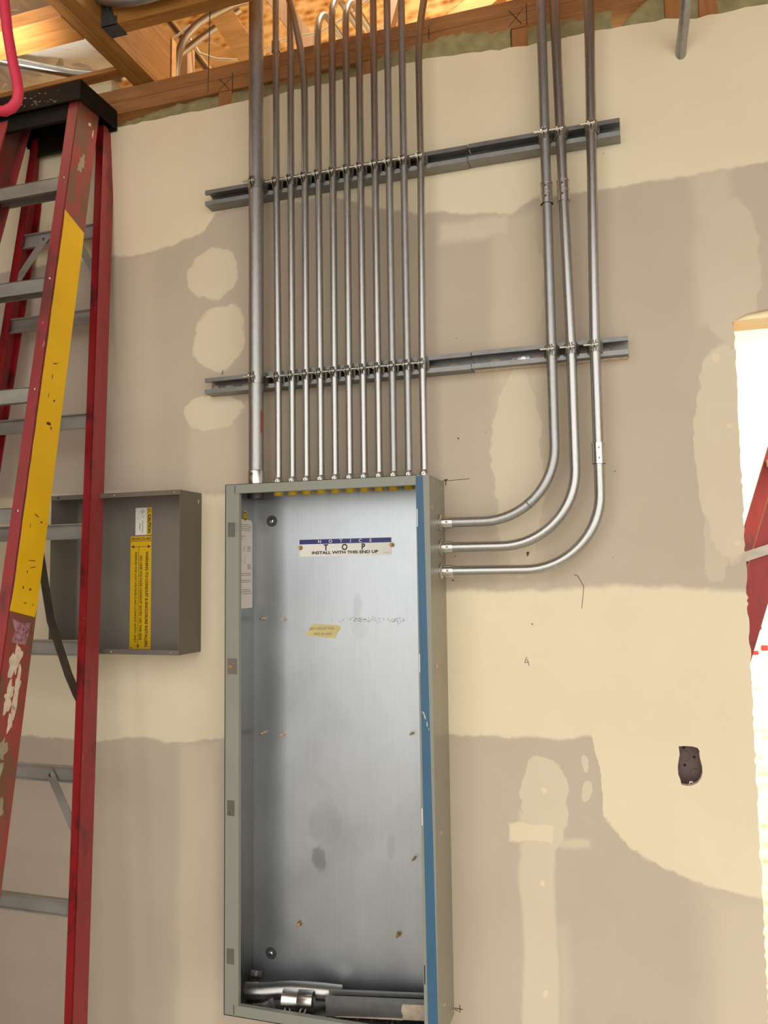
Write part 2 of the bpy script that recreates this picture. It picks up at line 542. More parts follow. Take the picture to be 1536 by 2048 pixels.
def tag(o, label=None, cat=None, group=None, kind=None):
    if label:
        o['label'] = label
    if cat:
        o['category'] = cat
    if group:
        o['group'] = group
    if kind:
        o['kind'] = kind
    return o


def thing(name, label, cat, loc, group=None):
    o = bpy.data.objects.new(name, None)
    o.empty_display_size = 0.05
    COL.objects.link(o)
    o.location = loc
    WLOC[o.name] = Vector(loc)
    return tag(o, label, cat, group)


def put_copy(src, parent, off=(0, 0, 0), name=None):
    """copy of one part (shared mesh) under another thing, with sub-parts"""
    c = src.copy()
    COL.objects.link(c)
    c.parent = parent
    c.location = off
    WLOC[c.name] = WLOC[parent.name] + Vector(off)
    return c


def text(s, mat, parent, p0, ux, uy, width, height, name='lettering', lift=0.0003, bold=0.0, label=None):
    """flat printed lettering: lower-left corner p0, along ux, up uy, fitted to width x height"""
    cu = bpy.data.curves.new(name, 'FONT')
    cu.body = s
    cu.resolution_u = 4
    if bold:
        cu.offset = bold
    t = bpy.data.objects.new('tmp', cu)
    me = bpy.data.meshes.new_from_object(t)
    bpy.data.objects.remove(t)
    bpy.data.curves.remove(cu)
    xs = [v.co.x for v in me.vertices]
    ys = [v.co.y for v in me.vertices]
    x0, x1, y0, y1 = min(xs), max(xs), min(ys), max(ys)
    ux, uy = Vector(ux).normalized(), Vector(uy).normalized()
    n = ux.cross(uy)
    L = WLOC[parent.name]
    for v in me.vertices:
        v.co = Vector(p0) + ux * ((v.co.x - x0) / (x1 - x0) * width) + uy * ((v.co.y - y0) / (y1 - y0) * height) + n * lift - L
    me.materials.clear()
    me.materials.append(MT[mat])
    o = bpy.data.objects.new(name, me)
    COL.objects.link(o)
    WLOC[o.name] = L.copy()
    o.parent = parent
    if label:
        o['label'] = label
    return o


XZ = lambda y0: (lambda a, b, h: Vector((a, y0 + h, b)))          # polygon drawn on a wall-parallel plane
FXZ = lambda a, b, h: Vector((a, h, b))
FXY = lambda a, b, h: Vector((a, b, h))
FYZ = lambda a, b, h: Vector((h, a, b))


def circ(cx, cy, r, n=20, a0=0.0, a1=2 * math.pi):
    return [(cx + r * math.cos(a0 + (a1 - a0) * i / n), cy + r * math.sin(a0 + (a1 - a0) * i / n)) for i in range(n)]


def arc3(c, u, v, r, a0, a1, n=10):
    c, u, v = Vector(c), Vector(u), Vector(v)
    return [c + (u * math.cos(a0 + (a1 - a0) * i / n) + v * math.sin(a0 + (a1 - a0) * i / n)) * r for i in range(n + 1)]


# ------------------------------------------------------------------ the setting
DOORX, DOORZ, WTOP = 1.168, 2.310, 3.050


def drywall():
    rnd = random.Random(3)
    out = [(-3.2, 0.0), (DOORX, 0.0)]
    z = 0.03
    while z < DOORZ - 0.02:                                  # rough saw cut at the door opening
        out.append((DOORX + rnd.uniform(-0.0022, 0.0022), z))
        z += rnd.uniform(0.006, 0.016)
    out += [(DOORX - 0.004, DOORZ - 0.004), (DOORX + 0.03, DOORZ + 0.010), (DOORX + 0.09, DOORZ + 0.017), (2.12, DOORZ + 0.017), (2.12, 0.0), (4.2, 0.0)]
    prof = [(4.2, 3.02), (1.27, 3.020), (1.20, 3.022), (1.12, 3.020), (1.053, 3.034), (0.908, 3.040), (0.713, 3.040), (0.60, 3.050), (0.48, 3.060),
            (0.30, 3.052), (0.10, 3.050), (-0.10, 3.049), (-0.44, 3.051), (-3.2, 3.05)]
    for (xa, za), (xb, zb) in zip(prof, prof[1:]):
        L = xa - xb
        n = max(1, int(L / 0.022)) if xa < 2.0 and xb > -1.2 else 1
        for i in range(n):
            t = i / n
            out.append((xa + (xb - xa) * t, za + (zb - za) * t + (rnd.uniform(-0.0025, 0.0025) if n > 1 else 0)))
    out.append((-3.2, 3.05))
    hole = [(1.0165, 1.379), (1.030, 1.3805), (1.046, 1.380), (1.055, 1.3775), (1.0585, 1.371), (1.058, 1.362), (1.0595, 1.352),
            (1.0625, 1.338), (1.0625, 1.325), (1.059, 1.314), (1.052, 1.304), (1.045, 1.300), (1.040, 1.2975), (1.030, 1.296),
            (1.019, 1.2975), (1.0175, 1.308), (1.0135, 1.318), (1.0130, 1.336), (1.0155, 1.350), (1.018, 1.362)]
    bm = bmesh.new()
    edges = []
    for loop in (out, hole):
        vs = [bm.verts.new((a, 0, b)) for a, b in loop]
        edges += [bm.edges.new((vs[i], vs[(i + 1) % len(vs)])) for i in range(len(vs))]
    bmesh.ops.triangle_fill(bm, use_beauty=True, use_dissolve=False, edges=edges)
    r = bmesh.ops.extrude_face_region(bm, geom=bm.faces[:])
    for e in r['geom']:
        if isinstance(e, bmesh.types.BMVert):
            e.co.y += 0.016
    bmesh.ops.recalc_face_normals(bm, faces=bm.faces)
    me = bpy.data.meshes.new('wall_back')
    bm.to_mesh(me)
    bm.free()
    me.materials.append(MT['wall'])
    o = bpy.data.objects.new('wall_back', me)
    COL.objects.link(o)
    WLOC[o.name] = Vector((0, 0, 0))
    return tag(o, kind='structure')


WALL = drywall()
# studs, plates, insulation: the framing behind the sheet
MB().box(1.053, 1.093, 0.0165, 0.105, 1.50, 3.1005, 0.002).build('stud', 'studw', WALL)
for x0 in (-1.335, -0.928, -0.522, -0.116, 0.290, 0.696, 1.128, 2.124, 2.53):
    MB().box(x0, x0 + 0.040, 0.0165, 0.105, 0.04, 3.1005, 0.002).build('stud', 'studw', WALL)
MB().box(-3.2, 4.2, 0.0165, 0.105, 3.102, 3.139, 0.002).build('top_plate', 'plate', WALL)
MB().box(-3.2, 4.2, 0.0165, 0.105, 3.1395, 3.178, 0.002).build('top_plate', 'plate', WALL)
MB().box(DOORX, 2.12, 0.0165, 0.105, DOORZ, DOORZ + 0.14, 0.002).build('header', 'wood_overlit', WALL)


def batt(x0, x1, ztop, prof, y=0.012):
    """a lumpy slab of mineral wool showing above the sheet edge"""
    rnd = random.Random(int(x0 * 1000) + 5)
    n = max(6, int((x1 - x0) / 0.012))
    m = 6
    vs, fs = [], []
    for i in range(n + 1):
        x = x0 + (x1 - x0) * i / n
        t = i / n * (len(prof) - 1)
        k = min(int(t), len(prof) - 2)
        zt = prof[k] + (prof[k + 1] - prof[k]) * (t - k) + rnd.uniform(-0.003, 0.003)
        for j in range(m + 1):
            z = 2.98 + (zt - 2.98) * j / m
            vs.append((x, y + rnd.uniform(-0.004, 0.004) + (0.012 if j == m else 0), z))
    for i in range(n):
        for j in range(m):
            a = i * (m + 1) + j
            fs.append((a, a + m + 1, a + m + 2, a + 1))
    b = len(vs)
    vs += [(x0, 0.10, 2.98), (x1, 0.10, 2.98), (x1, 0.10, 3.07), (x0, 0.10, 3.07)]
    fs += [(b, b + 1, b + 2, b + 3)]
    g = MB()
    g.add(vs, fs, True)
    g.build('insulation_batt', 'insul', WALL)


batt(-0.515, -0.117, 3.1, [3.072, 3.078, 3.086, 3.098, 3.104, 3.100, 3.106], 0.018)
batt(-0.075, 0.289, 3.1, [3.104, 3.1, 3.106, 3.09, 3.1, 3.102, 3.1], 0.018)
batt(0.331, 0.695, 3.1, [3.1, 3.108, 3.112, 3.118, 3.124, 3.120, 3.110, 3.105], 0.006)
batt(0.737, 0.935, 3.1, [3.098, 3.10, 3.096, 3.092, 3.10, 3.098], 0.008)
batt(0.955, 1.052, 3.1, [3.055, 3.075, 3.095, 3.112, 3.10], 0.008)
batt(1.0935, 1.1275, 3.1, [3.09, 3.1], 0.020)
batt(1.165, 1.60, 3.1, [3.08, 3.09, 3.085, 3.09], 0.018)
# pencil marks on the plate and sheet
pm = MB()
for p, q in (((-0.119, 3.104), (-0.075, 3.138)), ((-0.113, 3.139), (-0.083, 3.104)), ((-0.073, 3.102), (-0.073, 3.15)),
             ((0.690, 3.108), (0.728, 3.150)), ((0.692, 3.150), (0.722, 3.110)), ((0.735, 3.104), (0.735, 3.16)),
             ((0.300, 3.106), (0.300, 3.135)), ((0.487, 3.122), (0.487, 3.152)), ((0.452, 3.15), (0.492, 3.158))):
    pm.bar((p[0], 0.0160, p[1]), (q[0], 0.0160, q[1]), (0.0016, 0, 0.0006), (0, 0.0008, 0))
pm.build('pencil_mark', 'ink', WALL)
pm = MB()
for p, q, t in (((0.504, 1.9815), (0.571, 1.9845), 0.0012), ((0.508, 1.984), (0.517, 1.985), 0.0026), ((0.5125, 1.985), (0.5125, 1.971), 0.002),
                ((0.509, 0.7655), (0.528, 0.7650), 0.0016), ((0.5215, 0.7735), (0.5215, 0.7570), 0.0016), ((0.510, 0.763), (0.517, 0.760), 0.0012),
                ((0.807, 1.752), (0.815, 1.7505), 0.0012), ((0.815, 1.7505), (0.828, 1.7255), 0.0013), ((0.828, 1.7255), (0.8265, 1.711), 0.0012), ((0.8265, 1.711), (0.822, 1.676), 0.001),
                ((0.695, 1.565), (0.690, 1.552), 0.001), ((0.690, 1.552), (0.700, 1.5535), 0.001), ((0.696, 1.56), (0.70, 1.545), 0.001),
                ((-0.0925, 2.296), (-0.0915, 2.308), 0.0018)):
    pm.bar((p[0], -0.0003, p[1]), (q[0], -0.0003, q[1]), ((q[1] - p[1]) / max(1e-6, math.dist(p, q)) * t, 0, -(q[0] - p[0]) / max(1e-6, math.dist(p, q)) * t), (0, 0.0008, 0))
for cx, cz, r in ((0.704, 1.8035, 0.0035), (0.7025, 1.799, 0.0022), (0.545, 2.083, 0.0022), (0.612, 2.093, 0.001), (0.532, 1.800, 0.002), (0.525, 1.742, 0.0022),
                  (0.905, 1.985, 0.0016), (0.894, 1.79, 0.001), (0.905, 2.735, 0.0012), (0.545, 2.33, 0.0012), (0.71, 1.64, 0.0015)):
    pts = [(cx + r * random.uniform(.5, 1.5) * math.cos(a), cz + r * random.uniform(.5, 1.5) * math.sin(a)) for a in [i * math.pi / 4 for i in range(8)]]
    pm.prism(pts, FXZ, -0.0006, 0.0004)
pm.build('pencil_mark', 'brown_ink', WALL)

FLOOR = tag(MB().box(-3.4, 4.4, -9.0, 3.4, -0.12, 0.0).build('floor', 'concrete', origin=(0, 0, 0)), kind='structure')
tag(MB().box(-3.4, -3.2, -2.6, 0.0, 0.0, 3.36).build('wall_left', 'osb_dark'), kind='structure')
tag(MB().box(4.2, 4.4, -2.1, 3.2, 0.0, 3.13).build('wall_right', 'plaster'), kind='structure')
tag(MB().box(-3.4, 4.4, 2.3, 2.42, 0.0, 3.14).build('wall_back_room', 'cream_wall'), kind='structure')
tag(MB().box(-3.2, -3.05, 0.11, 2.3, 0.0, 3.14).build('wall_back_room_left', 'cream_wall'), kind='structure')
rw = MB()
rw.box(-3.4, -1.05, -2.75, -2.6, 0.0, 3.37)
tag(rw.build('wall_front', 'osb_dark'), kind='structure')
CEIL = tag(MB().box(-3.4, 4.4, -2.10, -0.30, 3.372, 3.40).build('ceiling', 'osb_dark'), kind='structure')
tag(MB().box(-3.4, 4.4, 0.108, 2.3, 3.142, 3.165).build('ceiling_back_room', 'cream_wall'), kind='structure')
# roof space over the wall
tag(MB().box(-3.4, -3.38, -0.30, 1.35, 3.41, 4.98).build('wall_attic_left', 'osb'), kind='structure')
tag(MB().box(4.38, 4.4, -0.30, 1.35, 3.41, 4.98).build('wall_attic_right', 'osb'), kind='structure')
ROOF = tag(MB().box(-3.4, 4.4, 1.35, 1.37, 3.166, 5.0).build('wall_attic', 'osb'), kind='structure')
tag(MB().box(-3.4, 4.4, -0.30, 1.35, 4.98, 5.0).build('ceiling_attic', 'osb'), kind='structure')
tag(MB().box(-3.4, 4.4, -0.32, -0.301, 3.402, 4.98).build('wall_attic_front', 'osb_dark'), kind='structure')

# joists and blocking at the head of the wall
for x0, x1 in ((-0.395, -0.3605), (-0.3590, -0.3245)):
    MB().box(x0, x1, -2.09, 0.10, 3.1795, 3.370, 0.002).build('joist', 'joist', CEIL)
for x0 in (-2.8, -2.2, -1.6, -1.0, 1.6, 2.2, 2.8, 3.4):
    MB().box(x0, x0 + 0.038, -2.09, 0.10, 3.1795, 3.370, 0.002).build('joist', 'joist', CEIL)
MB().box(-0.323, 1.598, -0.218, -0.180, 3.1795, 3.370, 0.002).build('header_joist', 'beam', CEIL)
MB().box(-0.96, -0.397, -0.285, -0.192, 3.1795, 3.2175, 0.002).build('flat_blocking', 'block', CEIL)
MB().box(-0.96, -0.397, -0.034, 0.002, 3.1985, 3.2115, 0.002).build('ledger', 'block', CEIL)
MB().box(-0.560, -0.470, 0.020, 0.100, 3.1795, 3.2190, 0.002).build('bright_gap_block', 'wood_overlit', CEIL)  # made-up pale block standing for the bright lit gap above the plate


def foil():
    """crumpled foil facing: random creased facets sagging between the joists"""
    rnd = random.Random(8)
    nx, ny = 22, 36
    vs, fs = [], []
    for i in range(nx + 1):
        for j in range(ny + 1):
            x = -0.958 + 0.558 * (i + (rnd.uniform(-.38, .38) if 0 < i < nx else 0)) / nx
            y = -0.80 + 0.94 * (j + (rnd.uniform(-.38, .38) if 0 < j < ny else 0)) / ny
            vs.append((x, y, 3.300 + 0.008 * math.sin(x * 19 + y * 11) + rnd.uniform(-0.0035, 0.0035)))
    for i in range(nx):
        for j in range(ny):
            a = i * (ny + 1) + j
            q = (a, a + 1, a + ny + 2, a + ny + 1)
            if rnd.random() < 0.5:
                fs += [(q[0], q[1], q[2]), (q[0], q[2], q[3])]
            else:
                fs += [(q[0], q[1], q[3]), (q[1], q[2], q[3])]
    g = MB()
    g.add(vs, fs, False)
    return g.build('foil_insulation', 'foil', CEIL)


foil()

# truss webs in the roof space
for p, q, wv, dv, mname in (
        ((-1.10, 0.70, 4.02), (-0.12, 0.70, 3.530), (0.035, 0, 0.07), (0, 0.038, 0), 'web'),
        ((-0.515, 0.50, 3.166), (-0.515, 0.50, 3.640), (0.036, 0, 0), (0, 0.05, 0), 'web_grey'),
        ((-0.42, 0.40, 3.81), (-0.10, 0.40, 3.290), (0.065, 0, 0.038), (0, 0.038, 0), 'web'),
        ((-0.30, 0.60, 3.96), (0.08, 0.60, 3.36), (0.05, 0, 0.03), (0, 0.038, 0), 'web_grey'),
        ((0.10, 0.62, 3.30), (0.34, 0.62, 4.1), (-0.03, 0, 0.012), (0, 0.038, 0), 'web_grey'),
        ((-0.80, 1.0, 3.166), (0.9, 1.0, 4.2), (-0.04, 0, 0.08), (0, 0.038, 0), 'web'),
        ((-1.0, 1.15, 3.20), (1.4, 1.15, 3.20), (0, 0, 0.07), (0, 0.038, 0), 'web')):
    MB().bar(p, q, wv, dv).build('truss_web', mname, ROOF)
# gusset block on the joist behind the header
MB().box(-0.3590, -0.3240, 0.108, 0.132, 3.1795, 3.370, 0.002).build('truss_heel', 'web', ROOF)

# ------------------------------------------------------------------ strut channels
S = 0.0413


def strut(name_label, xa, xb, ztop, slots, smear=False, z2=None):
    z2 = ztop if z2 is None else z2
    sl = (z2 - ztop) / (xb - xa)
    t = thing('strut_channel', name_label, 'channel', ((xa + xb) / 2, 0, ztop - S))
    fr = lambda a, b, h: Vector((h, a, ztop + b + (h - xa) * sl))
    th = 0.0026
    c = th / 2
    g = MB()
    up = [(-0.0335, -0.0098), (-S + c, -0.0098), (-S + c, -c), (-c - 0.0005, -c)]
    lo = [(a, -S - b) for a, b in up]
    for pth in (up, lo):
        g.ribbon(pth, th, fr, xa, xb)
    g.build('flange', 'strut', t)
    # back web with punched oblong slots
    g = MB()
    pitch, hl, hw = 0.0508, 0.0143, 0.0071
    n = max(1, int((xb - xa) / pitch))
    x = xa
    x_start = xa + ((xb - xa) - n * pitch) / 2
    zc = -S / 2

    def quad(x0, x1):
        g.prism([(-0.0031, -c), (-0.0005, -c), (-0.0005, -S + c), (-0.0031, -S + c)], fr, x0, x1)
    quad(xa, x_start)
    quad(x_start + n * pitch, xb)
    for i in range(n):
        cx = x_start + (i + 0.5) * pitch
        x0, x1 = cx - pitch / 2, cx + pitch / 2
        hole = []
        for k in range(6):
            a = -math.pi / 2 + math.pi * k / 5
            hole.append((cx + hl - hw + hw * math.cos(a), zc + hw * math.sin(a)))
        for k in range(6):
            a = math.pi / 2 + math.pi * k / 5
            hole.append((cx - hl + hw + hw * math.cos(a), zc + hw * math.sin(a)))
        outer = []
        for hx, hz in hole:
            dx, dz = hx - cx, hz - zc
            k = min((pitch / 2) / max(1e-6, abs(dx)), (S / 2 - c) / max(1e-6, abs(dz)))
            outer.append((cx + dx * k, zc + dz * k))
        # snap the four corners
        for tx, tz in ((x1, zc + S / 2 - c), (x0, zc + S / 2 - c), (x0, zc - S / 2 + c), (x1, zc - S / 2 + c)):
            j = min(range(12), key=lambda q: (outer[q][0] - tx) ** 2 + (outer[q][1] - tz) ** 2)
            outer[j] = (tx, tz)
        vs = []
        for yy in (-0.0031, -0.0005):
            vs += [fr(yy, b, a) for a, b in outer] + [fr(yy, b, a) for a, b in hole]
        fs = []
        for k in range(12):
            k2 = (k + 1) % 12
            fs += [(k, k2, 12 + k2, 12 + k), (24 + k2, 24 + k, 36 + k, 36 + k2), (12 + k, 12 + k2, 36 + k2, 36 + k)]
        g.add(vs, fs)
    g.build('slotted_web', 'strut', t)
    if smear:
        g = MB()
        g.box(xa + 0.002, xb - 0.002, -0.020, -0.0012, ztop - S - 0.0016, ztop - S + 0.0002)
        g.build('compound_smear', 'mudsplat', t)
    return t


strut('upper strut channel, long left length behind the twelve conduits', -0.124, 0.5895, 2.7926, True, z2=2.7922)
strut('upper strut channel, right length carrying the three thicker conduits', 0.5915, 0.9444, 2.7935, True, z2=2.7930)
strut('lower strut channel, long left length behind the twelve conduits', -0.122, 0.588, 2.2797, True, z2=2.2815)
strut('lower strut channel, right length with cream compound along its bottom edge', 0.590, 0.9441, 2.2825, True, True, z2=2.2835)


def anchor(x, z, label):
    t = thing('washer_bolt', label, 'bolt', (x, -0.0035, z))
    MB().cyl((x, -0.0032, z), (x, -0.0052, z), 0.0145, 24).build('washer', 'bright', t)
    MB().hexa((x, -0.0053, z), (x, -0.0115, z), 0.0062).build('bolt_head', 'bolt', t)


anchor(-0.102, 2.259, 'zinc washer and bolt at the left end of the lower strut channel')
anchor(0.707, 2.2615, 'zinc washer and bolt right of the joint in the lower strut channel')
anchor(-0.02, 2.772, 'zinc washer and bolt inside the left end of the upper strut channel')


# ------------------------------------------------------------------ conduits
ORD = ['first', 'second', 'third', 'fourth', 'fifth', 'sixth', 'seventh', 'eighth', 'ninth', 'tenth', 'eleventh']
RH, RT, RB = 0.00897, 0.0117, 0.0192          # half inch, three quarter, inch and a quarter tube radii


def screw_head(g, p, d, r):
    p, d = Vector(p), Vector(d).normalized()
    g.cyl(p, p + d * r * 0.7, r, 10)


def collar(parent, p, axis, r, length, screws, sdir):
    """set-screw collar around the tube end with its screws as sub-parts"""
    p, ax, sd = Vector(p), Vector(axis), Vector(sdir).normalized()
    g = MB()
    R1 = r + 0.0026
    g.tube([p, p + ax * (length * 0.94), p + ax * length], [R1, R1, R1 - 0.001], 22, ri=None, caps=True)
    o = g.build('connector', 'bright', parent)
    for k in range(screws):
        q = p + ax * length * ((k + 0.5) / screws if screws > 1 else 0.6) + sd * (R1 - 0.001)
        s_ = MB()
        rs = 0.0040 if r < 0.015 else 0.0046
        s_.cyl(q, q + sd * 0.0034, rs, 12)
        so = s_.build('set_screw', 'bolt', o)
        s2 = MB()
        e = q + sd * 0.0035
        a = ax
        b = sd.cross(ax)
        s2.bar(e - a * rs * 0.7, e + a * rs * 0.7, b * 0.0011, sd * 0.0004)
        s2.bar(e - b * rs * 0.7, e + b * rs * 0.7, a * 0.0011, sd * 0.0004)
        s2.build('drive_slot', 'ink', o)
    return o


def coupling(parent, p, axis, r, length=0.048, sdir=(-0.25, -1, 0)):
    p, ax, sd = Vector(p), Vector(axis).normalized(), Vector(sdir).normalized()
    R1 = r + 0.0026
    h = length / 2
    g = MB()
    g.tube([p - ax * h, p - ax * 0.0012, p - ax * 0.0011, p + ax * 0.0011, p + ax * 0.0012, p + ax * h],
           [R1, R1, R1 - 0.001, R1 - 0.001, R1, R1], 22)
    g.tube([p - ax * h, p - ax * (h - 0.002)], R1 + 0.0008, 22)
    g.tube([p + ax * (h - 0.002), p + ax * h], R1 + 0.0008, 22)
    o = g.build('coupling', 'bright', parent)
    for s_ in (-0.5, 0.5):
        q = p + ax * h * s_ + sd * (R1 - 0.0005)
        MB().cyl(q, q + sd * 0.003, 0.0036, 12).build('set_screw', 'bolt', o)
        e = q + sd * 0.0031
        b = sd.cross(ax)
        MB().bar(e - ax * 0.0026, e + ax * 0.0026, b * 0.0011, sd * 0.0004).bar(e - b * 0.0026, e + b * 0.0026, ax * 0.0011, sd * 0.0004).build('drive_slot', 'ink', o)
    return o


CZ = 1.980                                     # cabinet top
YH, YT, YB = -(S + RH), -(S + RT), -(S + RB)
xb = [0.0941, 0.1322, 0.1702, 0.2085, 0.2463, 0.2843, 0.3212, 0.3595, 0.3962, 0.4342, 0.4720]
xt = [0.0905, 0.1315, 0.1706, 0.2079, 0.2474, 0.2852, 0.3211, 0.3595, 0.3960, 0.4335, 0.4770]
LOCK = None


def cab_end(t, x, y, r, big=False):
    """the end of a tube inside the cabinet roof: locknut and insulated throat"""
    g = MB()
    rn = r + 0.0065
    pts = []
    for k in range(16):
        a = 2 * math.pi * k / 16
        q = rn if k % 2 == 0 else rn - 0.0022
        pts.append((x + q * math.cos(a), y + q * math.sin(a)))
    g.prism(pts, FXY, CZ - 0.0085, CZ - 0.0045)
    g.build('locknut', 'dark_steel' if big else 'bolt', t)
    MB().tube([(x, y, CZ - (0.028 if big else 0.0205)), (x, y, CZ - 0.0085)], r + 0.003, 22, ri=r - 0.001).build('throat_bushing', 'dark_steel' if big else 'yellow_label', t)


for i in range(11):
    t = thing('conduit', '%s thin steel conduit from the left rising out of the cabinet top' % ORD[i], 'conduit', (xb[i], YH, CZ),
              'thin conduits above the cabinet')
    P = [Vector((xb[i], YH, CZ - 0.006)), Vector((xb[i], YH, 2.26)), Vector((xt[i], YH, 2.78))]
    zs = {3: 3.150, 4: 3.185, 5: 3.165}
    if i in (3, 4, 5):                          # bend back over the top plate
        z1 = zs[i]
        P += [Vector((xt[i], YH, z1 - 0.02))]
        P += arc3((xt[i], YH + 0.105, z1), (0, -1, 0), (0, 0, 1), 0.105, 0, math.pi / 2, 12)
        P += [Vector((xt[i] + 0.01, 0.20, z1 + 0.108)), Vector((xt[i] + 0.05, 0.9, z1 + 0.10))]
    elif i == 2:                                # kicks left near the ceiling
        P += [Vector((xt[i], YH, 2.97)), Vector((xt[i] - 0.001, YH, 3.03)), Vector((xt[i] - 0.004, YH - 0.002, 3.08)),
              Vector((xt[i] - 0.010, YH - 0.006, 3.13)), Vector((xt[i] - 0.019, YH - 0.014, 3.19)), Vector((xt[i] - 0.031, YH - 0.026, 3.25)), Vector((xt[i] - 0.06, YH - 0.055, 3.38))]
    elif i == 10:
        P += [Vector((xt[i] - 0.001, YH, 3.02)), Vector((xt[i], YH + 0.002, 3.08)), Vector((xt[i] + 0.004, YH + 0.006, 3.13)), Vector((xt[i] + 0.012, YH + 0.012, 3.19)),
              Vector((xt[i] + 0.024, YH + 0.02, 3.25)), Vector((xt[i] + 0.05, YH + 0.05, 3.4))]
    else:
        P += [Vector((xt[i] + (xt[i] - xb[i]) * 0.3, YH, 3.60))]
    mname = 'emt_dull' if i in (8, 9) else 'emt'
    MB().tube(P, RH, 20).build('tube', mname, t)
    collar(t, (xb[i], YH, CZ + 0.0005), (0, 0, 1), RH, 0.024, 1, (0.05, -1, 0))
    cab_end(t, xb[i], YH, RH)
    if i == 0:
        MB().tube([(xt[0] - 0.001, YH, 3.130), (xt[0] - 0.001, YH, 3.158)], RH + 0.0025, 20).build('coupling', 'emt', t)

t = thing('conduit', 'wide steel conduit at the left end of the row above the cabinet', 'conduit', (0.0376, YB, CZ))
MB().tube([(0.0376, YB, CZ - 0.012), (0.0376, YB, 3.60)], RB, 28).build('tube', 'emt_dull', t)
collar(t, (0.0376, YB, CZ + 0.0005), (0, 0, 1), RB, 0.044, 2, (-0.12, -1, 0))
cab_end(t, 0.0376, YB, RB, True)
MB().bar((0.0376 + 0.0178, YB - 0.0078, 2.118), (0.0376 + 0.0178, YB - 0.0078, 2.175), (0.0012, 0.0030, 0), (0.0004, -0.0001, 0)).build('red_sticker', 'redlabel', t)

rt = [(0.7765, 0.7765, 1.8775, 'left'), (0.8205, 0.8085, 1.8195, 'middle'), (0.8725, 0.8855, 1.7645, 'right')]
RBEND = [0.165, 0.168, 0.168]
for i, (x0, x1, zh, nm) in enumerate(rt):
    t = thing('conduit', '%s conduit of the three bending into the cabinet side' % nm, 'conduit', (0.53, YT, zh), 'conduits bending into the cabinet side')
    rb = RBEND[i]
    P = [Vector((0.500, YT, zh)), Vector((0.56, YT, zh))] + [Vector((p.x, YT, p.z)) for p in
                                                         arc3((x0 - rb, YT, zh + rb), (0, 0, -1), (1, 0, 0), rb, 0, math.pi / 2, 16)]
    P += [Vector((x0, YT, 2.26)), Vector((x1 + (x0 - x1) * 0.5, YT, 2.62)), Vector((x1, YT, 3.03)), Vector((x1 + (x1 - x0) * 0.4, YT, 3.6))]
    MB().tube(P, RT, 24).build('tube', 'emt_dull' if i == 0 else 'emt', t)
    collar(t, (0.5095, YT, zh), (1, 0, 0), RT, 0.030, 1, (0, -1, 0.05))
    g = MB()
    g.tube([(0.5085, YT, zh), (0.5120, YT, zh), (0.5140, YT, zh)], [RT + 0.0075, RT + 0.0075, RT + 0.004], 22)
    g.build('connector_flange', 'bolt', t)
    if i < 2:
        zc = 2.633
        coupling(t, (x1 + (x0 - x1) * 0.5, YT, zc), (x1 - x0, 0, 0.9), RT, 0.050, (-0.1, -1, 0.05))
    else:
        coupling(t, (x0, YT, 2.020), (0, 0, 1), RT, 0.046, (0.1, -1, 0))
    if i == 0:
        a = arc3((x0 - rb, YT, zh + rb), (0, 0, -1), (1, 0, 0), rb, R(38), R(39.2), 1)
        MB().tube(a, RT + 0.0002, 24, caps=False).build('marker_line', 'grey_ink', t)

# stub of tube poking out of the sheet at upper right
t = MB().tube([(1.0842, 0.010, 2.935), (1.0842, -0.004, 2.946), (1.0852, -0.022, 2.956), (1.0875, -0.05, 2.9665), (1.0905, -0.085, 2.985), (1.098, -0.125, 3.03), (1.108, -0.15, 3.09),
               (1.118, -0.155, 3.20), (1.118, -0.15, 3.5)], 0.0117, 22).build('conduit', 'emt_dull')
tag(t, 'short grey conduit curving out of the wall at the upper right', 'conduit')


# ------------------------------------------------------------------ strut straps
def strap_proto(r, name):
    """two-piece strut strap modelled round the origin (strut face centre line, wall-normal = -y)"""
    parts = []
    yc = -(S + r)
    hz = 0.0125 if r < 0.015 else 0.0145
    th = 0.0018
    R1 = r + th / 2 + 0.0002
    for sgn in (-1, 1):
        path = [(sgn * (R1 + 0.0035), -S + 0.010), (sgn * (R1 + 0.0035), -S - 0.001), (sgn * (R1 + 0.0004), -S - r * 0.55)]
        a0, a1 = R(10), R(78)
        for k in range(8):
            a = a0 + (a1 - a0) * k / 7
            path.append((sgn * R1 * math.cos(a), yc - R1 * math.sin(a)))
        path += [(sgn * 0.0032, yc - r - 0.0030), (sgn * 0.0032, yc - r - 0.0130)]
        g = MB()
        g.ribbon(path[:-2] + [path[-2]], th, FXY, -hz, hz, False)
        # rounded ear
        ear = [(yc - r - 0.0025, -hz)] + [(yc - r - 0.006 - 0.0085 * math.cos(a), hz * 0.92 * math.sin(a)) for a in [R(-80 + 160 * k / 8) for k in range(9)]] + [(yc - r - 0.0025, hz)]
        g.prism(ear, FYZ, sgn * 0.0032 - th / 2, sgn * 0.0032 + th / 2)
        parts.append(('strap_half', g, 'clampm'))
    yb = yc - r - 0.0085
    g = MB()
    g.cyl((-0.0235, yb, 0), (0.006, yb, 0), 0.0024, 10)
    g.tube([(0.0043, yb, 0), (0.0075, yb, 0), (0.0085, yb, 0)], [0.0046, 0.0046, 0.003], 12)
    parts.append(('strap_bolt', g, 'bolt'))
    g = MB()
    g.hexa((-0.0085, yb, 0), (-0.0045, yb, 0), 0.0052)
    parts.append(('hex_nut', g, 'bright'))
    return parts


protos = {}


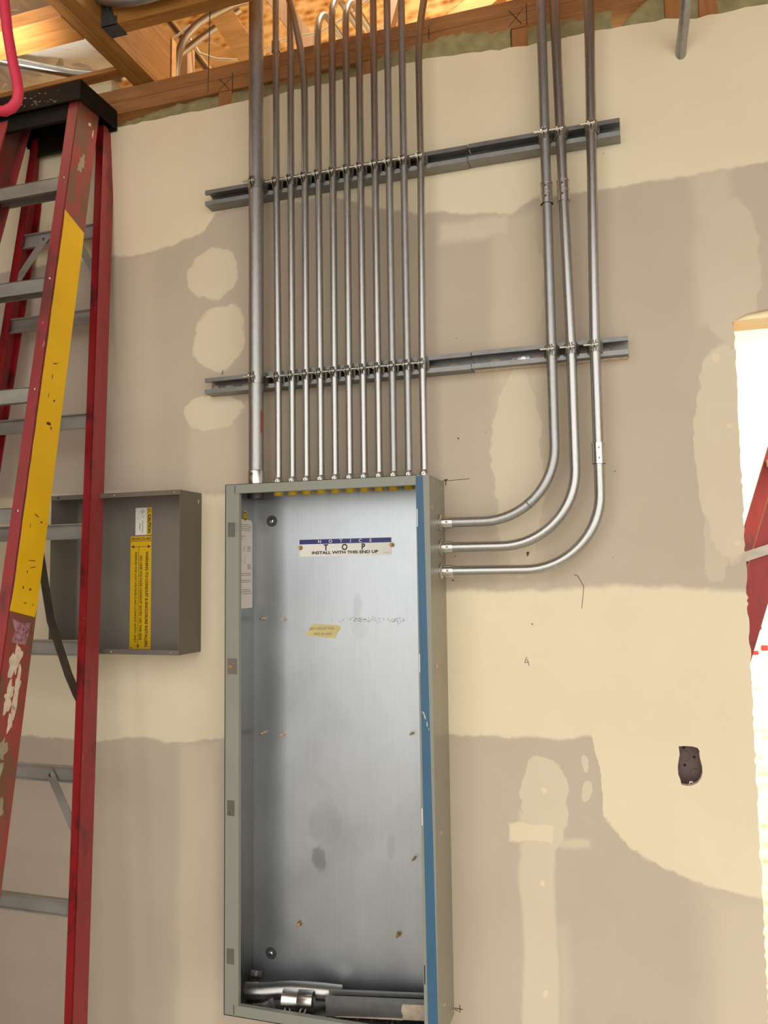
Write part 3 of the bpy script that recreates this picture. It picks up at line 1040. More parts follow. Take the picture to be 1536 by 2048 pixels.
def strap(x, z, r, label, group):
    t = thing('conduit_strap', label, 'strap', (x, 0, z), group)
    key = round(r, 5)
    if key not in protos:
        protos[key] = []
        for nm, g, m in strap_proto(r, label):
            g2 = MB()
            g2.add([p + Vector((x, 0, z)) for p in g.v], g.f)
            g2.s = list(g.s)
            protos[key].append(g2.build(nm, m, t))
    else:
        for o in protos[key]:
            c = o.copy()
            COL.objects.link(c)
            c.parent = t
            WLOC[c.name] = WLOC[t.name]
    return t


for lv, zz, xs in (('upper', 2.7926 - S / 2, xt), ('lower', 2.2805 - S / 2, xb)):
    for i in range(11):
        strap(xs[i], zz, RH, 'strap on the %s thin conduit from the left, %s strut' % (ORD[i], lv), 'straps along the %s strut' % lv)
    strap(0.0376, zz, RB, 'large strap around the wide conduit on the %s strut' % lv, 'straps along the %s strut' % lv)
    for i, (x0, x1, zh, nm) in enumerate(rt):
        x = (x1 + (x0 - x1) * 0.28) if lv == 'upper' else x0
        strap(x, zz + 0.002, RT, 'strap on the %s of the three bending conduits, %s strut' % (nm, lv), 'straps along the %s strut' % lv)

# ------------------------------------------------------------------ panelboard cabinet
W, D, ZB = 0.508, 0.148, 0.753
CAB = thing('electrical_cabinet', 'tall open grey steel panelboard cabinet with bare galvanised back', 'cabinet', (W / 2, 0, ZB))
tk = 0.0016
MB().box(tk, W - tk, -0.0022, -0.0006, ZB + tk, CZ - tk).build('back_panel', 'tub', CAB)
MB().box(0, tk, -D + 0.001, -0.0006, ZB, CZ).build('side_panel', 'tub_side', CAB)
MB().box(W - tk, W, -D + 0.001, -0.0006, ZB, CZ).build('side_panel', 'grey_side', CAB)
MB().box(tk, W - tk, -D + 0.001, -0.0022, CZ - tk, CZ).build('top_panel', 'grey_side', CAB)
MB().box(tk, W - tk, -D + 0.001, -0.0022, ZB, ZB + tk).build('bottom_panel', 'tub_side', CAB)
fl = MB()
FW = 0.0355
fl.box(0, FW, -D, -D + 0.0018, ZB, CZ, 0.0005)
fl.box(FW - 0.0018, FW, -D + 0.0018, -D + 0.012, ZB + 0.02, CZ - 0.022)
flange_l = fl.build('flange', 'grey_paint', CAB)
fr_ = MB()
fr_.box(W - 0.0315, W, -D, -D + 0.0018, ZB, CZ, 0.0005)
fr_.box(W - 0.0315, W - 0.0297, -D + 0.0018, -D + 0.012, ZB + 0.02, CZ - 0.022)
flange_r = fr_.build('flange', 'grey_paint', CAB)
ft = MB()
ft.box(0.0255, W - 0.0315, -D - 0.0012, -D + 0.0006, CZ - 0.0215, CZ - 0.0008, 0.0004)
ft.box(0.0255, W - 0.033, -D + 0.0008, -D + 0.012, CZ - 0.0215, CZ - 0.0197)
ft.build('flange', 'grey_paint', CAB)
fb = MB()
fb.box(0.0255, W - 0.0315, -D - 0.0012, -D + 0.0006, ZB + 0.0008, ZB + 0.0235, 0.0004)
fb.box(0.0255, W - 0.033, -D + 0.0008, -D + 0.012, ZB + 0.0217, ZB + 0.0235)
fb.build('flange', 'grey_paint', CAB)
g = MB()
g.box(0.0235, 0.0256, -D - 0.0004, -D + 0.0006, CZ - 0.0215, CZ - 0.003)
g.box(0.0235, 0.0256, -D - 0.0004, -D + 0.0006, ZB + 0.003, ZB + 0.0235)
g.box(-0.0022, 0.0, -D + 0.0005, -D + 0.004, ZB - 0.002, CZ + 0.001)
g.box(-0.0022, W - 0.03, -D + 0.0005, -D + 0.004, CZ, CZ + 0.0012)
g.box(-0.0022, W - 0.03, -D + 0.0005, -D + 0.004, ZB - 0.0020, ZB)
g.build('edge_gap_shade', 'ink', CAB)  # solid black strips stand in for the dark shadow in the edge gaps
# masked blue strip down the right flange, drifting outwards towards the bottom
g = MB()
g.prism([(0.4775, CZ - 0.002), (0.4935, CZ - 0.001), (0.5075, ZB + 0.002), (0.4850, ZB + 0.002)], FXZ, -D - 0.0005, -D + 0.0003)
bs = g.build('blue_strip', 'blue_paint', CAB)
bs['label'] = 'blue painted strip on the right flange'
g = MB()
for cx, cz, pts in ((0.486, 1.452, [(-.004, .006), (.001, .004), (.004, -.004), (.006, -.012), (.003, -.010), (.0, 0)]), (0.4935, 1.430, [(-.001, .006), (.001, .005), (.002, -.004), (0, -.006)]),
                    (0.497, 1.42, [(-.001, .002), (.001, .002), (.001, -.003)])):
    g.prism([(cx + a, cz + b) for a, b in pts], FXZ, -D - 0.0009, -D - 0.0004)
g.build('paint_chip', 'mudsplat', CAB)
# latch slots in the left flange, thin slots in the right flange
for k, (za, zb2) in enumerate(((1.8885, 1.8535), (1.5640, 1.5270), (1.2345, 1.1990), (0.9000, 0.8655))):
    s_ = MB().box(0.0058, 0.0248 if k != 1 else 0.031, -D - 0.0006, -D + 0.0004, zb2, za).build('latch_plate', 'box_paint' if k == 1 else 'latch', CAB)
    if k == 1:
        g = MB()
        g.cyl((0.013, -D - 0.0006, 1.545), (0.013, -D - 0.0035, 1.545), 0.0042, 14, ri=0.002)
        g.box(0.013, 0.021, -D - 0.003, -D - 0.0006, 1.5435, 1.5465)
        g.build('latch_screw', 'copper', s_)
    if k == 2:
        MB().cyl((0.0115, -D - 0.0006, 1.205), (0.0115, -D - 0.0020, 1.205), 0.0026, 10).build('latch_screw', 'brass', s_)
    if k == 0:
        g = MB()
        for q in range(5):
            g.box(0.0262, 0.0325, -D - 0.0003, -D + 0.0003, 1.886 - q * 0.0045, 1.8872 - q * 0.0045)
        g.build('printed_lines', 'grey_ink', s_)
for za, zb2, m in ((1.904, 1.864, 'white_label'), (1.582, 1.542, 'white_label'), (1.250, 1.214, 'white_label'), (0.922, 0.883, 'ink')):
    MB().box(0.4782, 0.4802, -D - 0.0006, -D + 0.0004, zb2, za).build('flange_slot', m, CAB)
# rivets and knockouts on the right side
for yy, zz, rr in ((-0.112, 1.9685, 0.004), (-0.030, 1.9600, 0.0035), (-0.126, 1.9080, 0.0058), (-0.112, 1.5525, 0.0050), (-0.095, 1.185, 0.0058), (-0.092, 0.818, 0.0058), (-0.012, 0.765, 0.004)):
    MB().cyl((W - 0.0002, yy, zz), (W + 0.0012, yy, zz), rr, 14).build('knockout', 'bolt', CAB)
# threaded studs on the back panel
for k, (x, z, m, ln) in enumerate(((0.1335, 1.829, 'copper', 0.016), (0.3750, 1.831, 'brass', 0.012), (0.0300, 1.651, 'copper', 0.022), (0.0895, 1.650, 'copper', 0.022),
                                   (0.0290, 1.3640, 'copper', 0.022), (0.0850, 1.3640, 'copper', 0.022), (0.4200, 1.381, 'brass', 0.02), (0.4215, 1.094, 'brass', 0.022),
                                   (0.1275, 0.9120, 'copper', 0.020), (0.3800, 0.9165, 'brass', 0.020))):
    o = MB().cyl((x, -0.0022, z), (x, -0.0022 - ln, z), 0.0030, 12).build('threaded_stud', m, CAB)
    if k in (0, 1, 8, 9):
        MB().hexa((x, -0.0023, z), (x, -0.0070, z), 0.0062).build('stud_nut', 'brass', o)
for x, z in ((0.0530, 1.8995), (0.0490, 0.8310)):
    o = MB().cyl((x, -0.0022, z), (x, -0.0038, z), 0.0145, 24).build('mounting_washer', 'dark_steel', CAB)
    MB().tube([(x, -0.0038, z), (x, -0.0065, z), (x, -0.0075, z)], [0.0062, 0.0055, 0.003], 14).build('mounting_screw', 'bolt', o)
# grease and scuff marks on the back panel
g = MB()
rnd = random.Random(21)


def blob(cx, cz, a, b, n=26, rough=0.12):
    return [(cx + a * (1 + rnd.uniform(-rough, rough)) * math.cos(2 * math.pi * i / n), cz + b * (1 + rnd.uniform(-rough, rough)) * math.sin(2 * math.pi * i / n)) for i in range(n)]


g = MB()
for k in range(150):
    cx = rnd.gauss(0.30, 0.03) if k < 105 else rnd.gauss(0.385, 0.012)
    cz = rnd.gauss(1.648, 0.0045)
    g.prism(blob(cx, cz, 0.0017 * rnd.uniform(.4, 1.3), 0.0006 * rnd.uniform(.5, 1.3), 6), FXZ, -0.0024, -0.0021)
g.build('scuff_specks', 'scuff', CAB)['kind'] = 'stuff'

# NOTICE / TOP sign
sg = thing('notice_sign', 'white and navy NOTICE TOP sign stuck inside the cabinet', 'sign', (0.25, -0.0024, 1.805))
MB().box(0.1300, 0.3735, -0.0029, -0.0023, 1.8065, 1.8490).build('sign_plate', 'white_label', sg)
MB().box(0.1300, 0.3735, -0.0031, -0.0029, 1.8375, 1.8492).build('header_band', 'navy', sg)
X_, Z_ = (1, 0, 0), (0, 0, 1)
text('N      O      T      I      C      E', 'white_label', sg, (0.1810, -0.00315, 1.8395), X_, Z_, 0.1420, 0.0082, bold=0.01)
text('T       O       P', 'ink', sg, (0.1960, -0.00295, 1.8205), X_, Z_, 0.110, 0.0158, bold=0.03)
text('INSTALL WITH THIS END UP', 'ink', sg, (0.1640, -0.00295, 1.8115), X_, Z_, 0.1755, 0.0078, bold=0.035)
text('1010001 01', 'grey_ink', sg, (0.3520, -0.00295, 1.8115), X_, Z_, 0.0185, 0.0018)
# masking tape note
tp = thing('tape_note', 'torn piece of masking tape with a handwritten note in the cabinet', 'note', (0.19, -0.0023, 1.60))
MB().prism([(0.158, 1.6300), (0.165, 1.6365), (0.172, 1.6375), (0.2330, 1.6350), (0.2400, 1.6300), (0.2365, 1.6230), (0.2300, 1.6170), (0.2255, 1.6035), (0.2150, 1.6030), (0.150, 1.6085), (0.1440, 1.6075), (0.151, 1.6180)],
           FXZ, -0.0032, -0.0023).build('tape', 'masking', tp)
text('20A CIRCUIT FOR', 'grey_ink', tp, (0.1560, -0.0033, 1.6225), (1, 0, 0.025), (0.15, 0, 1), 0.066, 0.0065, name='handwriting')
text('FIRE ALARM', 'grey_ink', tp, (0.1680, -0.0033, 1.6100), (1, 0, 0.02), (0.15, 0, 1), 0.048, 0.0055, name='handwriting')
# instruction sheet and round sticker on the inner left side
sh = thing('instruction_sheet', 'white printed instruction sheet on the cabinet inner left side', 'sheet', (0.002, -0.046, 1.679))
MB().prism([(-0.0900, 1.679), (-0.012, 1.679), (-0.012, 1.894), (-0.018, 1.902), (-0.0900, 1.902)], FYZ, 0.0017, 0.0022).build('sheet', 'paper', sh)
g = MB()
for z_, n_ in ((1.888, 4), (1.859, 1), (1.765, 2), (1.748, 2), (1.724, 3)):
    for q in range(n_):
        zz = z_ - q * 0.0048
        y_ = -0.088
        while y_ < -0.022:
            wl = rnd.uniform(0.003, 0.009)
            g.box(0.0022, 0.0024, y_, min(y_ + wl, -0.018), zz, zz + 0.0017)
            y_ += wl + 0.002
            if n_ == 1 and y_ > -0.055:
                break
for yy, zz in ((-0.070, 1.835), (-0.070, 1.79)):
    for q in range(9):
        a_, b_ = yy + rnd.uniform(-.014, .02), zz + rnd.uniform(-.018, .018)
        g.box(0.0022, 0.0024, a_, a_ + 0.0012, b_, b_ + rnd.uniform(.003, .008))
    for q in range(4):
        g.box(0.0022, 0.0024, -0.040, -0.018 - rnd.uniform(0, .006), zz - 0.002 - q * 0.0036, zz - 0.0006 - q * 0.0036)
g.build('fine_print', 'grey_ink', sh)
rs = thing('round_sticker', 'small round yellow sticker above the instruction sheet', 'sticker', (0.002, -0.052, 1.898))
MB().cyl((0.0022, -0.0530, 1.9115), (0.0027, -0.0530, 1.9115), 0.0135, 24).build('disc', 'yellow_label', rs)
MB().cyl((0.0027, -0.0530, 1.9115), (0.0029, -0.0530, 1.9115), 0.0108, 24).build('dark_ring', 'brown_ink', rs)
MB().cyl((0.0029, -0.0530, 1.9115), (0.0031, -0.0530, 1.9115), 0.0072, 24).build('yellow_centre', 'yellow_label', rs)
text('S', 'brown_ink', rs, (0.00315, -0.0560, 1.9075), (0, 1, 0), Z_, 0.006, 0.008)

# ------------------------------------------------------------------ scrap lying in the cabinet
ZF = ZB + tk + 0.0003
g = MB()
zc = ZF + 0.0192
g.tube([(0.020, -0.078, zc), (0.064, -0.075, zc + 0.003), (0.107, -0.070, zc + 0.009), (0.132, -0.066, zc + 0.0115), (0.162, -0.060, zc + 0.0115), (0.200, -0.048, zc + 0.008), (0.245, -0.033, zc + 0.002)], 0.0188, 28, ri=0.0172)
sp = g.build('conduit_offcut', 'emt')
tag(sp, 'bent offcut of shiny conduit lying in the bottom of the cabinet', 'conduit')
# strut offcut, open side up
so = thing('strut_offcut', 'short strut channel offcut lying open side up in the cabinet', 'channel', (0.35, -0.07, ZF))
p0, p1 = Vector((0.231, -0.096, ZF)), Vector((0.4700, -0.072, ZF + 0.012))
ax = (p1 - p0).normalized()
sd = Vector((-ax.y, ax.x, 0)).normalized()
upz = ax.cross(sd)
upz = -upz if upz.z < 0 else upz
Ln = (p1 - p0).length
fr2 = lambda a, b, h: p0 + sd * a + upz * b + ax * h
c = 0.0013
path = [(0.0098, 0.0335), (0.0098, S - c), (c, S - c), (c, c), (S - c, c), (S - c, S - c), (S - 0.0098, S - c), (S - 0.0098, 0.0335)]
MB().ribbon(path, 0.0026, fr2, 0, Ln).build('channel_body', 'strut', so)
g = MB()
pts = [(Ln * 0.735, 0.001), (Ln - 0.001, 0.001), (Ln - 0.001, 0.034), (Ln * 0.75, 0.034), (Ln * 0.74, 0.030), (Ln * 0.73, 0.02), (Ln * 0.745, 0.010)]
g.prism(pts, lambda a, b, h: p0 + ax * a + upz * b + sd * h, -0.0006, 0.0002)
g.prism([(0.02, 0.0), (Ln * 0.74, 0.0), (Ln * 0.74, 0.004), (0.10, 0.003), (0.03, 0.002)], lambda a, b, h: p0 + ax * a + upz * b + sd * h, -0.0005, 0.0002)
g.build('compound_smear', 'mudsplat', so)
# set-screw coupling
cp = thing('conduit_coupling', 'loose shiny set-screw coupling with four screws in the cabinet', 'coupling', (0.16, -0.105, ZF))
a0, a1 = Vector((0.130, -0.108, ZF + 0.0305)), Vector((0.200, -0.097, ZF + 0.0305))
am = (a0 + a1) / 2
axc = (a1 - a0).normalized()
MB().tube([a0, am - axc * 0.0016, am - axc * 0.0008, am + axc * 0.0008, am + axc * 0.0016, a1], [0.0215, 0.0215, 0.0206, 0.0206, 0.0215, 0.0215], 30, ri=0.0198).build('sleeve', 'bright', cp)
for k, t_ in enumerate((0.16, 0.32, 0.66, 0.82)):
    b0 = a0 + (a1 - a0) * t_
    dn = Vector((0, -0.72, -0.62)).normalized()
    o = MB().cyl(b0 + dn * 0.0208, b0 + dn * 0.0275, 0.0022, 10).build('set_screw', 'bolt', cp)
    MB().cyl(b0 + dn * 0.0275, b0 + dn * 0.0305, 0.0040, 12).build('screw_head', 'bright', o)


# loose strap halves
def loose_strap(label, loc, rot, r):
    t = thing('loose_strap', label, 'strap', loc)
    M = Matrix.Translation(loc) @ rot.to_matrix().to_4x4()
    th = 0.002
    path = [(-r - 0.004, 0.0), (-r, 0.006)] + [(-r * math.cos(R(15 + k * 18)), 0.008 + r * math.sin(R(15 + k * 18))) for k in range(5)] + [(0.004, 0.012 + r), (0.006, 0.026 + r)]
    g = MB()
    g.ribbon(path, th, lambda a, b, h: M @ Vector((a, b, h)), 0.0, 0.026, False)
    g.build('strap_half', 'strut', t)
    MB().cyl(M @ Vector((0.001, 0.020 + r, 0.013)), M @ Vector((0.011, 0.020 + r, 0.013)), 0.0045, 12).build('strap_bolt', 'bolt', t)
    return t


from mathutils import Euler
loose_strap('loose dark strap half beside the coupling in the cabinet', (0.088, -0.098, ZF + 0.004), Euler((R(-14), R(6), R(160))), 0.019)
loose_strap('loose dark strap half at the back left corner of the cabinet', (0.030, -0.030, ZF + 0.004), Euler((R(80), R(0), R(-70))), 0.016)
for k, (x, y, r_, lab) in enumerate(((0.0420, -0.115, 0.0095, 'dark knockout disc on the cabinet floor at left'), (0.392, -0.122, 0.0105, 'round knockout slug on the cabinet floor under the strut offcut'))):
    tag(MB().tube([(x, y, ZF), (x, y, ZF + 0.0014), (x, y, ZF + 0.0018)], [r_, r_, r_ * 0.9], 20).build('knockout_slug', 'dark_steel'), lab, 'slug')
nl = thing('nail', 'thin bright nail on the cabinet floor by the right flange', 'nail', (0.41, -0.13, ZF))
MB().cyl((0.400, -0.136, ZF + 0.002), (0.425, -0.112, ZF + 0.004), 0.0013, 10).build('shank', 'bright', nl)
MB().cyl((0.425, -0.112, ZF + 0.004), (0.4255, -0.1115, ZF + 0.0041), 0.0032, 12).build('head', 'bright', nl)
# swept dust on the cabinet floor
g = MB()
for k in range(160):
    cx, cy = rnd.uniform(0.03, 0.47), rnd.uniform(-0.140, -0.01)
    s_ = rnd.uniform(0.0008, 0.0022)
    g.prism([(cx + s_ * math.cos(a + k), cy + s_ * math.sin(a + k)) for a in (0, 1.3, 2.4, 3.9, 5.0)], FXY, ZF - 0.0002, ZF + 0.0006)
o = g.build('floor_grit', 'greysplat', CAB)
o['kind'] = 'stuff'

# ------------------------------------------------------------------ low box on the left
BX0, BX1, BZ0, BZ1, BD = -0.546, -0.1528, 1.5642, 1.9802, 0.106
BOX = thing('wall_enclosure', 'shallow open grey metal enclosure with yellow labels behind the ladder', 'enclosure', ((BX0 + BX1) / 2, 0, BZ0))
MB().box(BX0 + .0015, BX1 - .0015, -0.0022, -0.0006, BZ0 + .0015, BZ1 - .0015).build('back_panel', 'box_dark', BOX)
MB().box(BX0, BX0 + 0.0015, -BD, -0.0006, BZ0, BZ1).build('side_panel', 'box_dark', BOX)
MB().box(BX1 - 0.0015, BX1, -BD, -0.0006, BZ0, BZ1).build('side_panel', 'box_paint', BOX)
MB().box(BX0 + .0015, BX1 - .0015, -BD + 0.001, -0.0022, BZ1 - 0.0015, BZ1).build('top_panel', 'box_paint', BOX)
MB().box(BX0 + .0015, BX1 - .0015, -BD + 0.001, -0.0022, BZ0, BZ0 + 0.0015).build('bottom_panel', 'box_paint', BOX)
for z0, z1, sx in ((BZ1 - 0.0125, BZ1, ((-0.522, 'ink'), (-0.348, 'bolt'), (-0.171, 'bolt'))), (BZ0, BZ0 + 0.0125, ((-0.522, 'bolt'), (-0.352, 'bolt'), (-0.177, 'bolt')))):
    f_ = MB().box(BX0, BX1 - 0.0002, -BD - 0.0008, -BD + 0.0008, z0, z1, 0.0003).build('front_flange', 'box_paint', BOX)
    for x, m in sx:
        zc = (z0 + z1) / 2
        MB().tube([(x, -BD - 0.0008, zc), (x, -BD - 0.0022, zc), (x, -BD - 0.0030, zc)], [0.0028, 0.0026, 0.0012], 12).build('flange_screw', m, f_)
MB().prism(blob(-0.0165, 1.957, 0.003, 0.006, 12), FYZ, BX1 - 0.0001, BX1 + 0.0004).build('paint_chip', 'mudsplat', BOX)
MB().prism([(BX0 + 0.010, -0.0022), (BX0 + 0.0112, -0.0022), (BX0 + 0.0112, -0.0030), (BX0 + 0.010, -0.0030)], FXY, BZ0 + 0.013, BZ1 - 0.013).build('fold_line', 'bolt', BOX)

yl = -0.0024
cl = thing('caution_label', 'small white and yellow CAUTION label at the top of the enclosure', 'label', (-0.328, yl, 1.874))
MB().box(-0.3545, -0.3035, yl - 0.0004, yl, 1.8745, 1.9490).build('label_base', 'white_label', cl)
MB().box(-0.3190, -0.3033, yl - 0.0006, yl - 0.0004, 1.8745, 1.9492).build('yellow_band', 'yellow_label', cl)
DN, RT_ = (0, 0, -1), (1, 0, 0)
yt = yl - 0.0007
text('CAUTION', 'ink', cl, (-0.3155, yt, 1.9300), DN, RT_, 0.0500, 0.0100, bold=0.04)
text('Avoid Sharp', 'ink', cl, (-0.3345, yl - 0.0005, 1.9140), DN, RT_, 0.0330, 0.0052)
text('Edges', 'ink', cl, (-0.3430, yl - 0.0005, 1.9060), DN, RT_, 0.0175, 0.0052)
g = MB()
tri = [(-0.3155, 1.9335), (-0.3155, 1.9445), (-0.3060, 1.9390)]
for (a, b) in zip(tri, tri[1:] + tri[:1]):
    g.bar((a[0], yt, a[1]), (b[0], yt, b[1]), (0.0009, 0, 0.0009), (0, 0.0002, 0))
g.box(-0.3135, -0.3090, yt - 0.0001, yt + 0.0001, 1.9384, 1.9396)
g.build('warning_triangle', 'brown_ink', cl)
g = MB()
hand = [(-0.347, 1.925), (-0.349, 1.921), (-0.345, 1.918), (-0.341, 1.922), (-0.334, 1.923), (-0.328, 1.922), (-0.327, 1.925), (-0.334, 1.928), (-0.334, 1.936), (-0.328, 1.934), (-0.325, 1.937), (-0.330, 1.943), (-0.334, 1.944), (-0.340, 1.938), (-0.345, 1.931)]
for (a, b) in zip(hand, hand[1:] + hand[:1]):
    g.bar((a[0], yl - 0.0005, a[1]), (b[0], yl - 0.0005, b[1]), (0.0005, 0, 0.0005), (0, 0.0002, 0))
for q in range(4):
    g.bar((-0.333 + q * .0015, yl - 0.0005, 1.9425 - q * .0012), (-0.339 + q * .0018, yl - 0.0005, 1.9375 - q * .001), (0.0005, 0, -0.0005), (0, 0.0002, 0))
g.build('hand_pictogram', 'grey_ink', cl)

wl = thing('warning_label', 'long yellow WARNING label running down inside the enclosure', 'label', (-0.336, yl, 1.564))
MB().box(-0.3690, -0.3035, yl - 0.0004, yl, 1.5680, 1.8710).build('label_base', 'yellow_label', wl)
yt = yl - 0.0005
g = MB()
g.box(-0.3690, -0.3035, yt - 0.0001, yt + 0.0001, 1.8575, 1.8588)
g.box(-0.3600, -0.3120, yt - 0.0001, yt + 0.0001, 1.8425, 1.8437)
for x, d in ((-0.3675, 1), (-0.3050, -1)):
    g.prism([(x, 1.8431), (x + d * 0.011, 1.8480), (x + d * 0.009, 1.8431), (x + d * 0.011, 1.8382)], FXZ, yt - 0.0001, yt + 0.0001)
g.box(-0.3432, -0.3420, yt - 0.0001, yt + 0.0001, 1.576, 1.8425)
g.prism([(-0.3426, 1.5690), (-0.3382, 1.5800), (-0.3426, 1.5775), (-0.3470, 1.5800)], FXZ, yt - 0.0001, yt + 0.0001)
g.bar((-0.3665, yt, 1.5735), (-0.3615, yt, 1.5690), (0.0012, 0, 0.0012), (0, 0.0002, 0))
g.build('arrow_lines', 'brown_ink', wl)
text('WARNING TO CONDUIT & ENCLOSURE INSTALLERS', 'brown_ink', wl, (-0.3215, yt, 1.8300), DN, RT_, 0.2560, 0.0088, bold=0.035)
text('NO LINE VOLTAGE CONDUIT ENTRY ON THIS SIDE', 'brown_ink', wl, (-0.3390, yt, 1.8180), DN, RT_, 0.2260, 0.0076, bold=0.03)
text('RESERVED FOR LOW VOLTAGE CLASS 2 CONDUIT ENTRY ONLY', 'brown_ink', wl, (-0.3545, yt, 1.8280), DN, RT_, 0.2430, 0.0064, bold=0.025)
text('LINE VOLTAGE SIDE', 'brown_ink', wl, (-0.3050, yt, 1.8680), (-1, 0, 0), (0, 0, -1), 0.0620, 0.0072, bold=0.03)

# ------------------------------------------------------------------ outlet box behind the cut-out
ob = thing('junction_box', 'steel junction box seen through the rough hole in the drywall', 'box', (1.036, 0.018, 1.285))
x0, x1, z0, z1, yb_ = 0.990, 1.092, 1.285, 1.387, 0.058
g = MB()
g.box(x0, x1, yb_ - 0.0015, yb_, z0, z1)
g.box(x0, x0 + 0.0015, 0.0168, yb_, z0, z1)
g.box(x1 - 0.0015, x1, 0.0168, yb_, z0, z1)
g.box(x0, x1, 0.0168, yb_, z0, z0 + 0.0015)
g.box(x0, x1, 0.0168, yb_, z1 - 0.0015, z1)
g.build('box_shell', 'jbox', ob)
for cx, cz, r_ in ((1.030, 1.3475, 0.0112), (1.055, 1.368, 0.0112), (1.008, 1.326, 0.0112), (1.052, 1.310, 0.0112)):
    MB().tube([(cx, yb_ - 0.0017, cz), (cx, yb_ - 0.0022, cz)], r_, 26).build('knockout', 'jbox', ob)
    MB().tube([(cx, yb_ - 0.0015, cz), (cx, yb_ - 0.0018, cz)], r_ + 0.0006, 26).build('knockout_ring', 'ink', ob)
for cx, cz in ((1.029, 1.3655), (1.050, 1.346), (1.030, 1.3275), (1.014, 1.372)):
    MB().cyl((cx, yb_ - 0.0017, cz), (cx, yb_ - 0.0019, cz), 0.0032, 14).build('screw_hole', 'ink', ob)
MB().cyl((1.0395, 0.012, 1.2995), (1.0395, 0.0135, 1.2995), 0.0045, 14, ri=0.0018).build('mounting_ear', 'bright', ob)


# ------------------------------------------------------------------ stepladder against the wall
def lad_x(z, side):
    """inner edge of a rail; side +1 is the right hand pair"""
    return -0.580 + side * (0.100 + 0.060 * (3.05 - z))


def front_y(z):
    return -0.198 - 0.2183 * (2.814 - z)


def rear_y(z):
    return -0.089 - 0.1048 * (2.491 - z)


LAD = thing('stepladder', 'tall red fibreglass stepladder with black cap leaning against the wall', 'ladder', (-0.58, -0.55, 0.0))


def rail(side, yf, wd, dp, ztop, zbot, mat_web, mat_fl, name):
    th = 0.0042
    g = MB()
    prof_web = [(wd - th, 0), (wd, 0), (wd, dp), (wd - th, dp)]

    def ext(poly, g_):
        n = len(poly)
        vs = []
        for z in (ztop, zbot):
            for a, b in poly:
                vs.append((lad_x(z, side) + side * a, yf(z) + b, z))
        fs = [tuple(range(n)), tuple(range(2 * n - 1, n - 1, -1))] + [(i, (i + 1) % n, n + (i + 1) % n, n + i) for i in range(n)]
        g_.add(vs, fs)
    ext(prof_web, g)
    o = g.build(name, mat_web, LAD)
    g = MB()
    ext([(0, 0), (wd, 0), (wd - th, th), (0, th)], g)
    ext([(0, dp - th), (wd - th, dp - th), (wd, dp), (0, dp)], g)
    g.build('rail_flange', mat_fl, o)
    return o


FW_, FD_, RW_, RD_ = 0.034, 0.082, 0.024, 0.052
RAILS = {}
for side in (1, -1):
    RAILS['f', side] = rail(side, front_y, FW_, FD_, 3.060, 0.02, 'fg_dirty', 'fg', 'front_rail')
    RAILS['r', side] = rail(side, rear_y, RW_, RD_, 3.045, 0.02, 'fg', 'fg_rear', 'rear_rail')
    for yf, wd, dp, k in ((front_y, FW_, FD_, 'f'), (rear_y, RW_, RD_, 'r')):
        xx = lad_x(0.0, side)
        MB().box(min(xx - side * .004, xx + side * (wd + .006)), max(xx - side * .004, xx + side * (wd + .006)), yf(0) - 0.006, yf(0) + dp + 0.006, 0.0, 0.05, 0.004).build('foot', 'cap', RAILS[k, side])


def web_pt(z, u, lift=0.0):
    """a point on the outer face of the right front rail: u 0 front edge, 1 back edge"""
    return Vector((lad_x(z, 1) + FW_ + lift, front_y(z) + u * FD_, z))


def web_patch(poly, mat, name, parent, lift=0.0012):
    n = len(poly)
    vs = [web_pt(z, u, lift) for u, z in poly] + [web_pt(z, u, 0.0) for u, z in poly]
    fs = [tuple(range(n)), tuple(range(2 * n - 1, n - 1, -1))] + [(i, (i + 1) % n, n + (i + 1) % n, n + i) for i in range(n)]
    return MB().add(vs, fs).build(name, mat, parent)


FR = RAILS['f', 1]
left = [(0.02 + random.uniform(-.012, .012), 2.70 - 0.035 * k) for k in range(29)]
tp_ = [(-0.004, 2.705)] + left[1:] + [(-0.02, 1.690), (0.95, 1.672)] + [(0.985, 1.70), (0.985, 2.2), (0.985, 2.62), (0.97, 2.672)]
o = web_patch(tp_, 'yellow', 'yellow_tape', FR)
o['label'] = 'long yellow tape strip'


def splat(u, z, du, dz, mat, n=34):
    f1, f2, f3 = (random.uniform(0, 6.3) for _ in range(3))
    pts = []
    for k in range(n):
        a = 2 * math.pi * k / n
        q = 0.8 + 0.22 * math.sin(2 * a + f1) + 0.15 * math.sin(5 * a + f2) + 0.10 * math.sin(9 * a + f3) + random.uniform(-.05, .05)
        pts.append((u + du * q * math.cos(a), z + dz * q * math.sin(a)))
    return web_patch(pts, mat, 'paint_splat', FR, 0.0009)


splat(0.45, 2.865, 0.15, 0.034, 'greysplat')
for u, z, du, dz, m in ((0.42, 1.580, 0.22, 0.042, 'mudsplat'), (0.36, 1.505, 0.20, 0.032, 'mudsplat'), (0.62, 1.52, 0.14, 0.045, 'mudsplat'), (0.55, 1.46, 0.12, 0.03, 'mudsplat'),
                        (0.35, 1.40, 0.2, 0.03, 'greysplat'), (0.6, 3.00, 0.06, 0.008, 'mudsplat'), (0.8, 2.98, 0.04, 0.012, 'mudsplat'),
                        (0.30, 1.34, 0.2, 0.04, 'greysplat'), (0.5, 1.28, 0.18, 0.03, 'greysplat')):
    splat(u, z, du, dz, m)
web_patch([(0.12, 1.672), (0.45, 1.662), (0.80, 1.660), (0.80, 1.640), (0.72, 1.612), (0.40, 1.618), (0.20, 1.622), (0.28, 1.645)], 'lilac', 'label_remnant', FR, 0.0009)
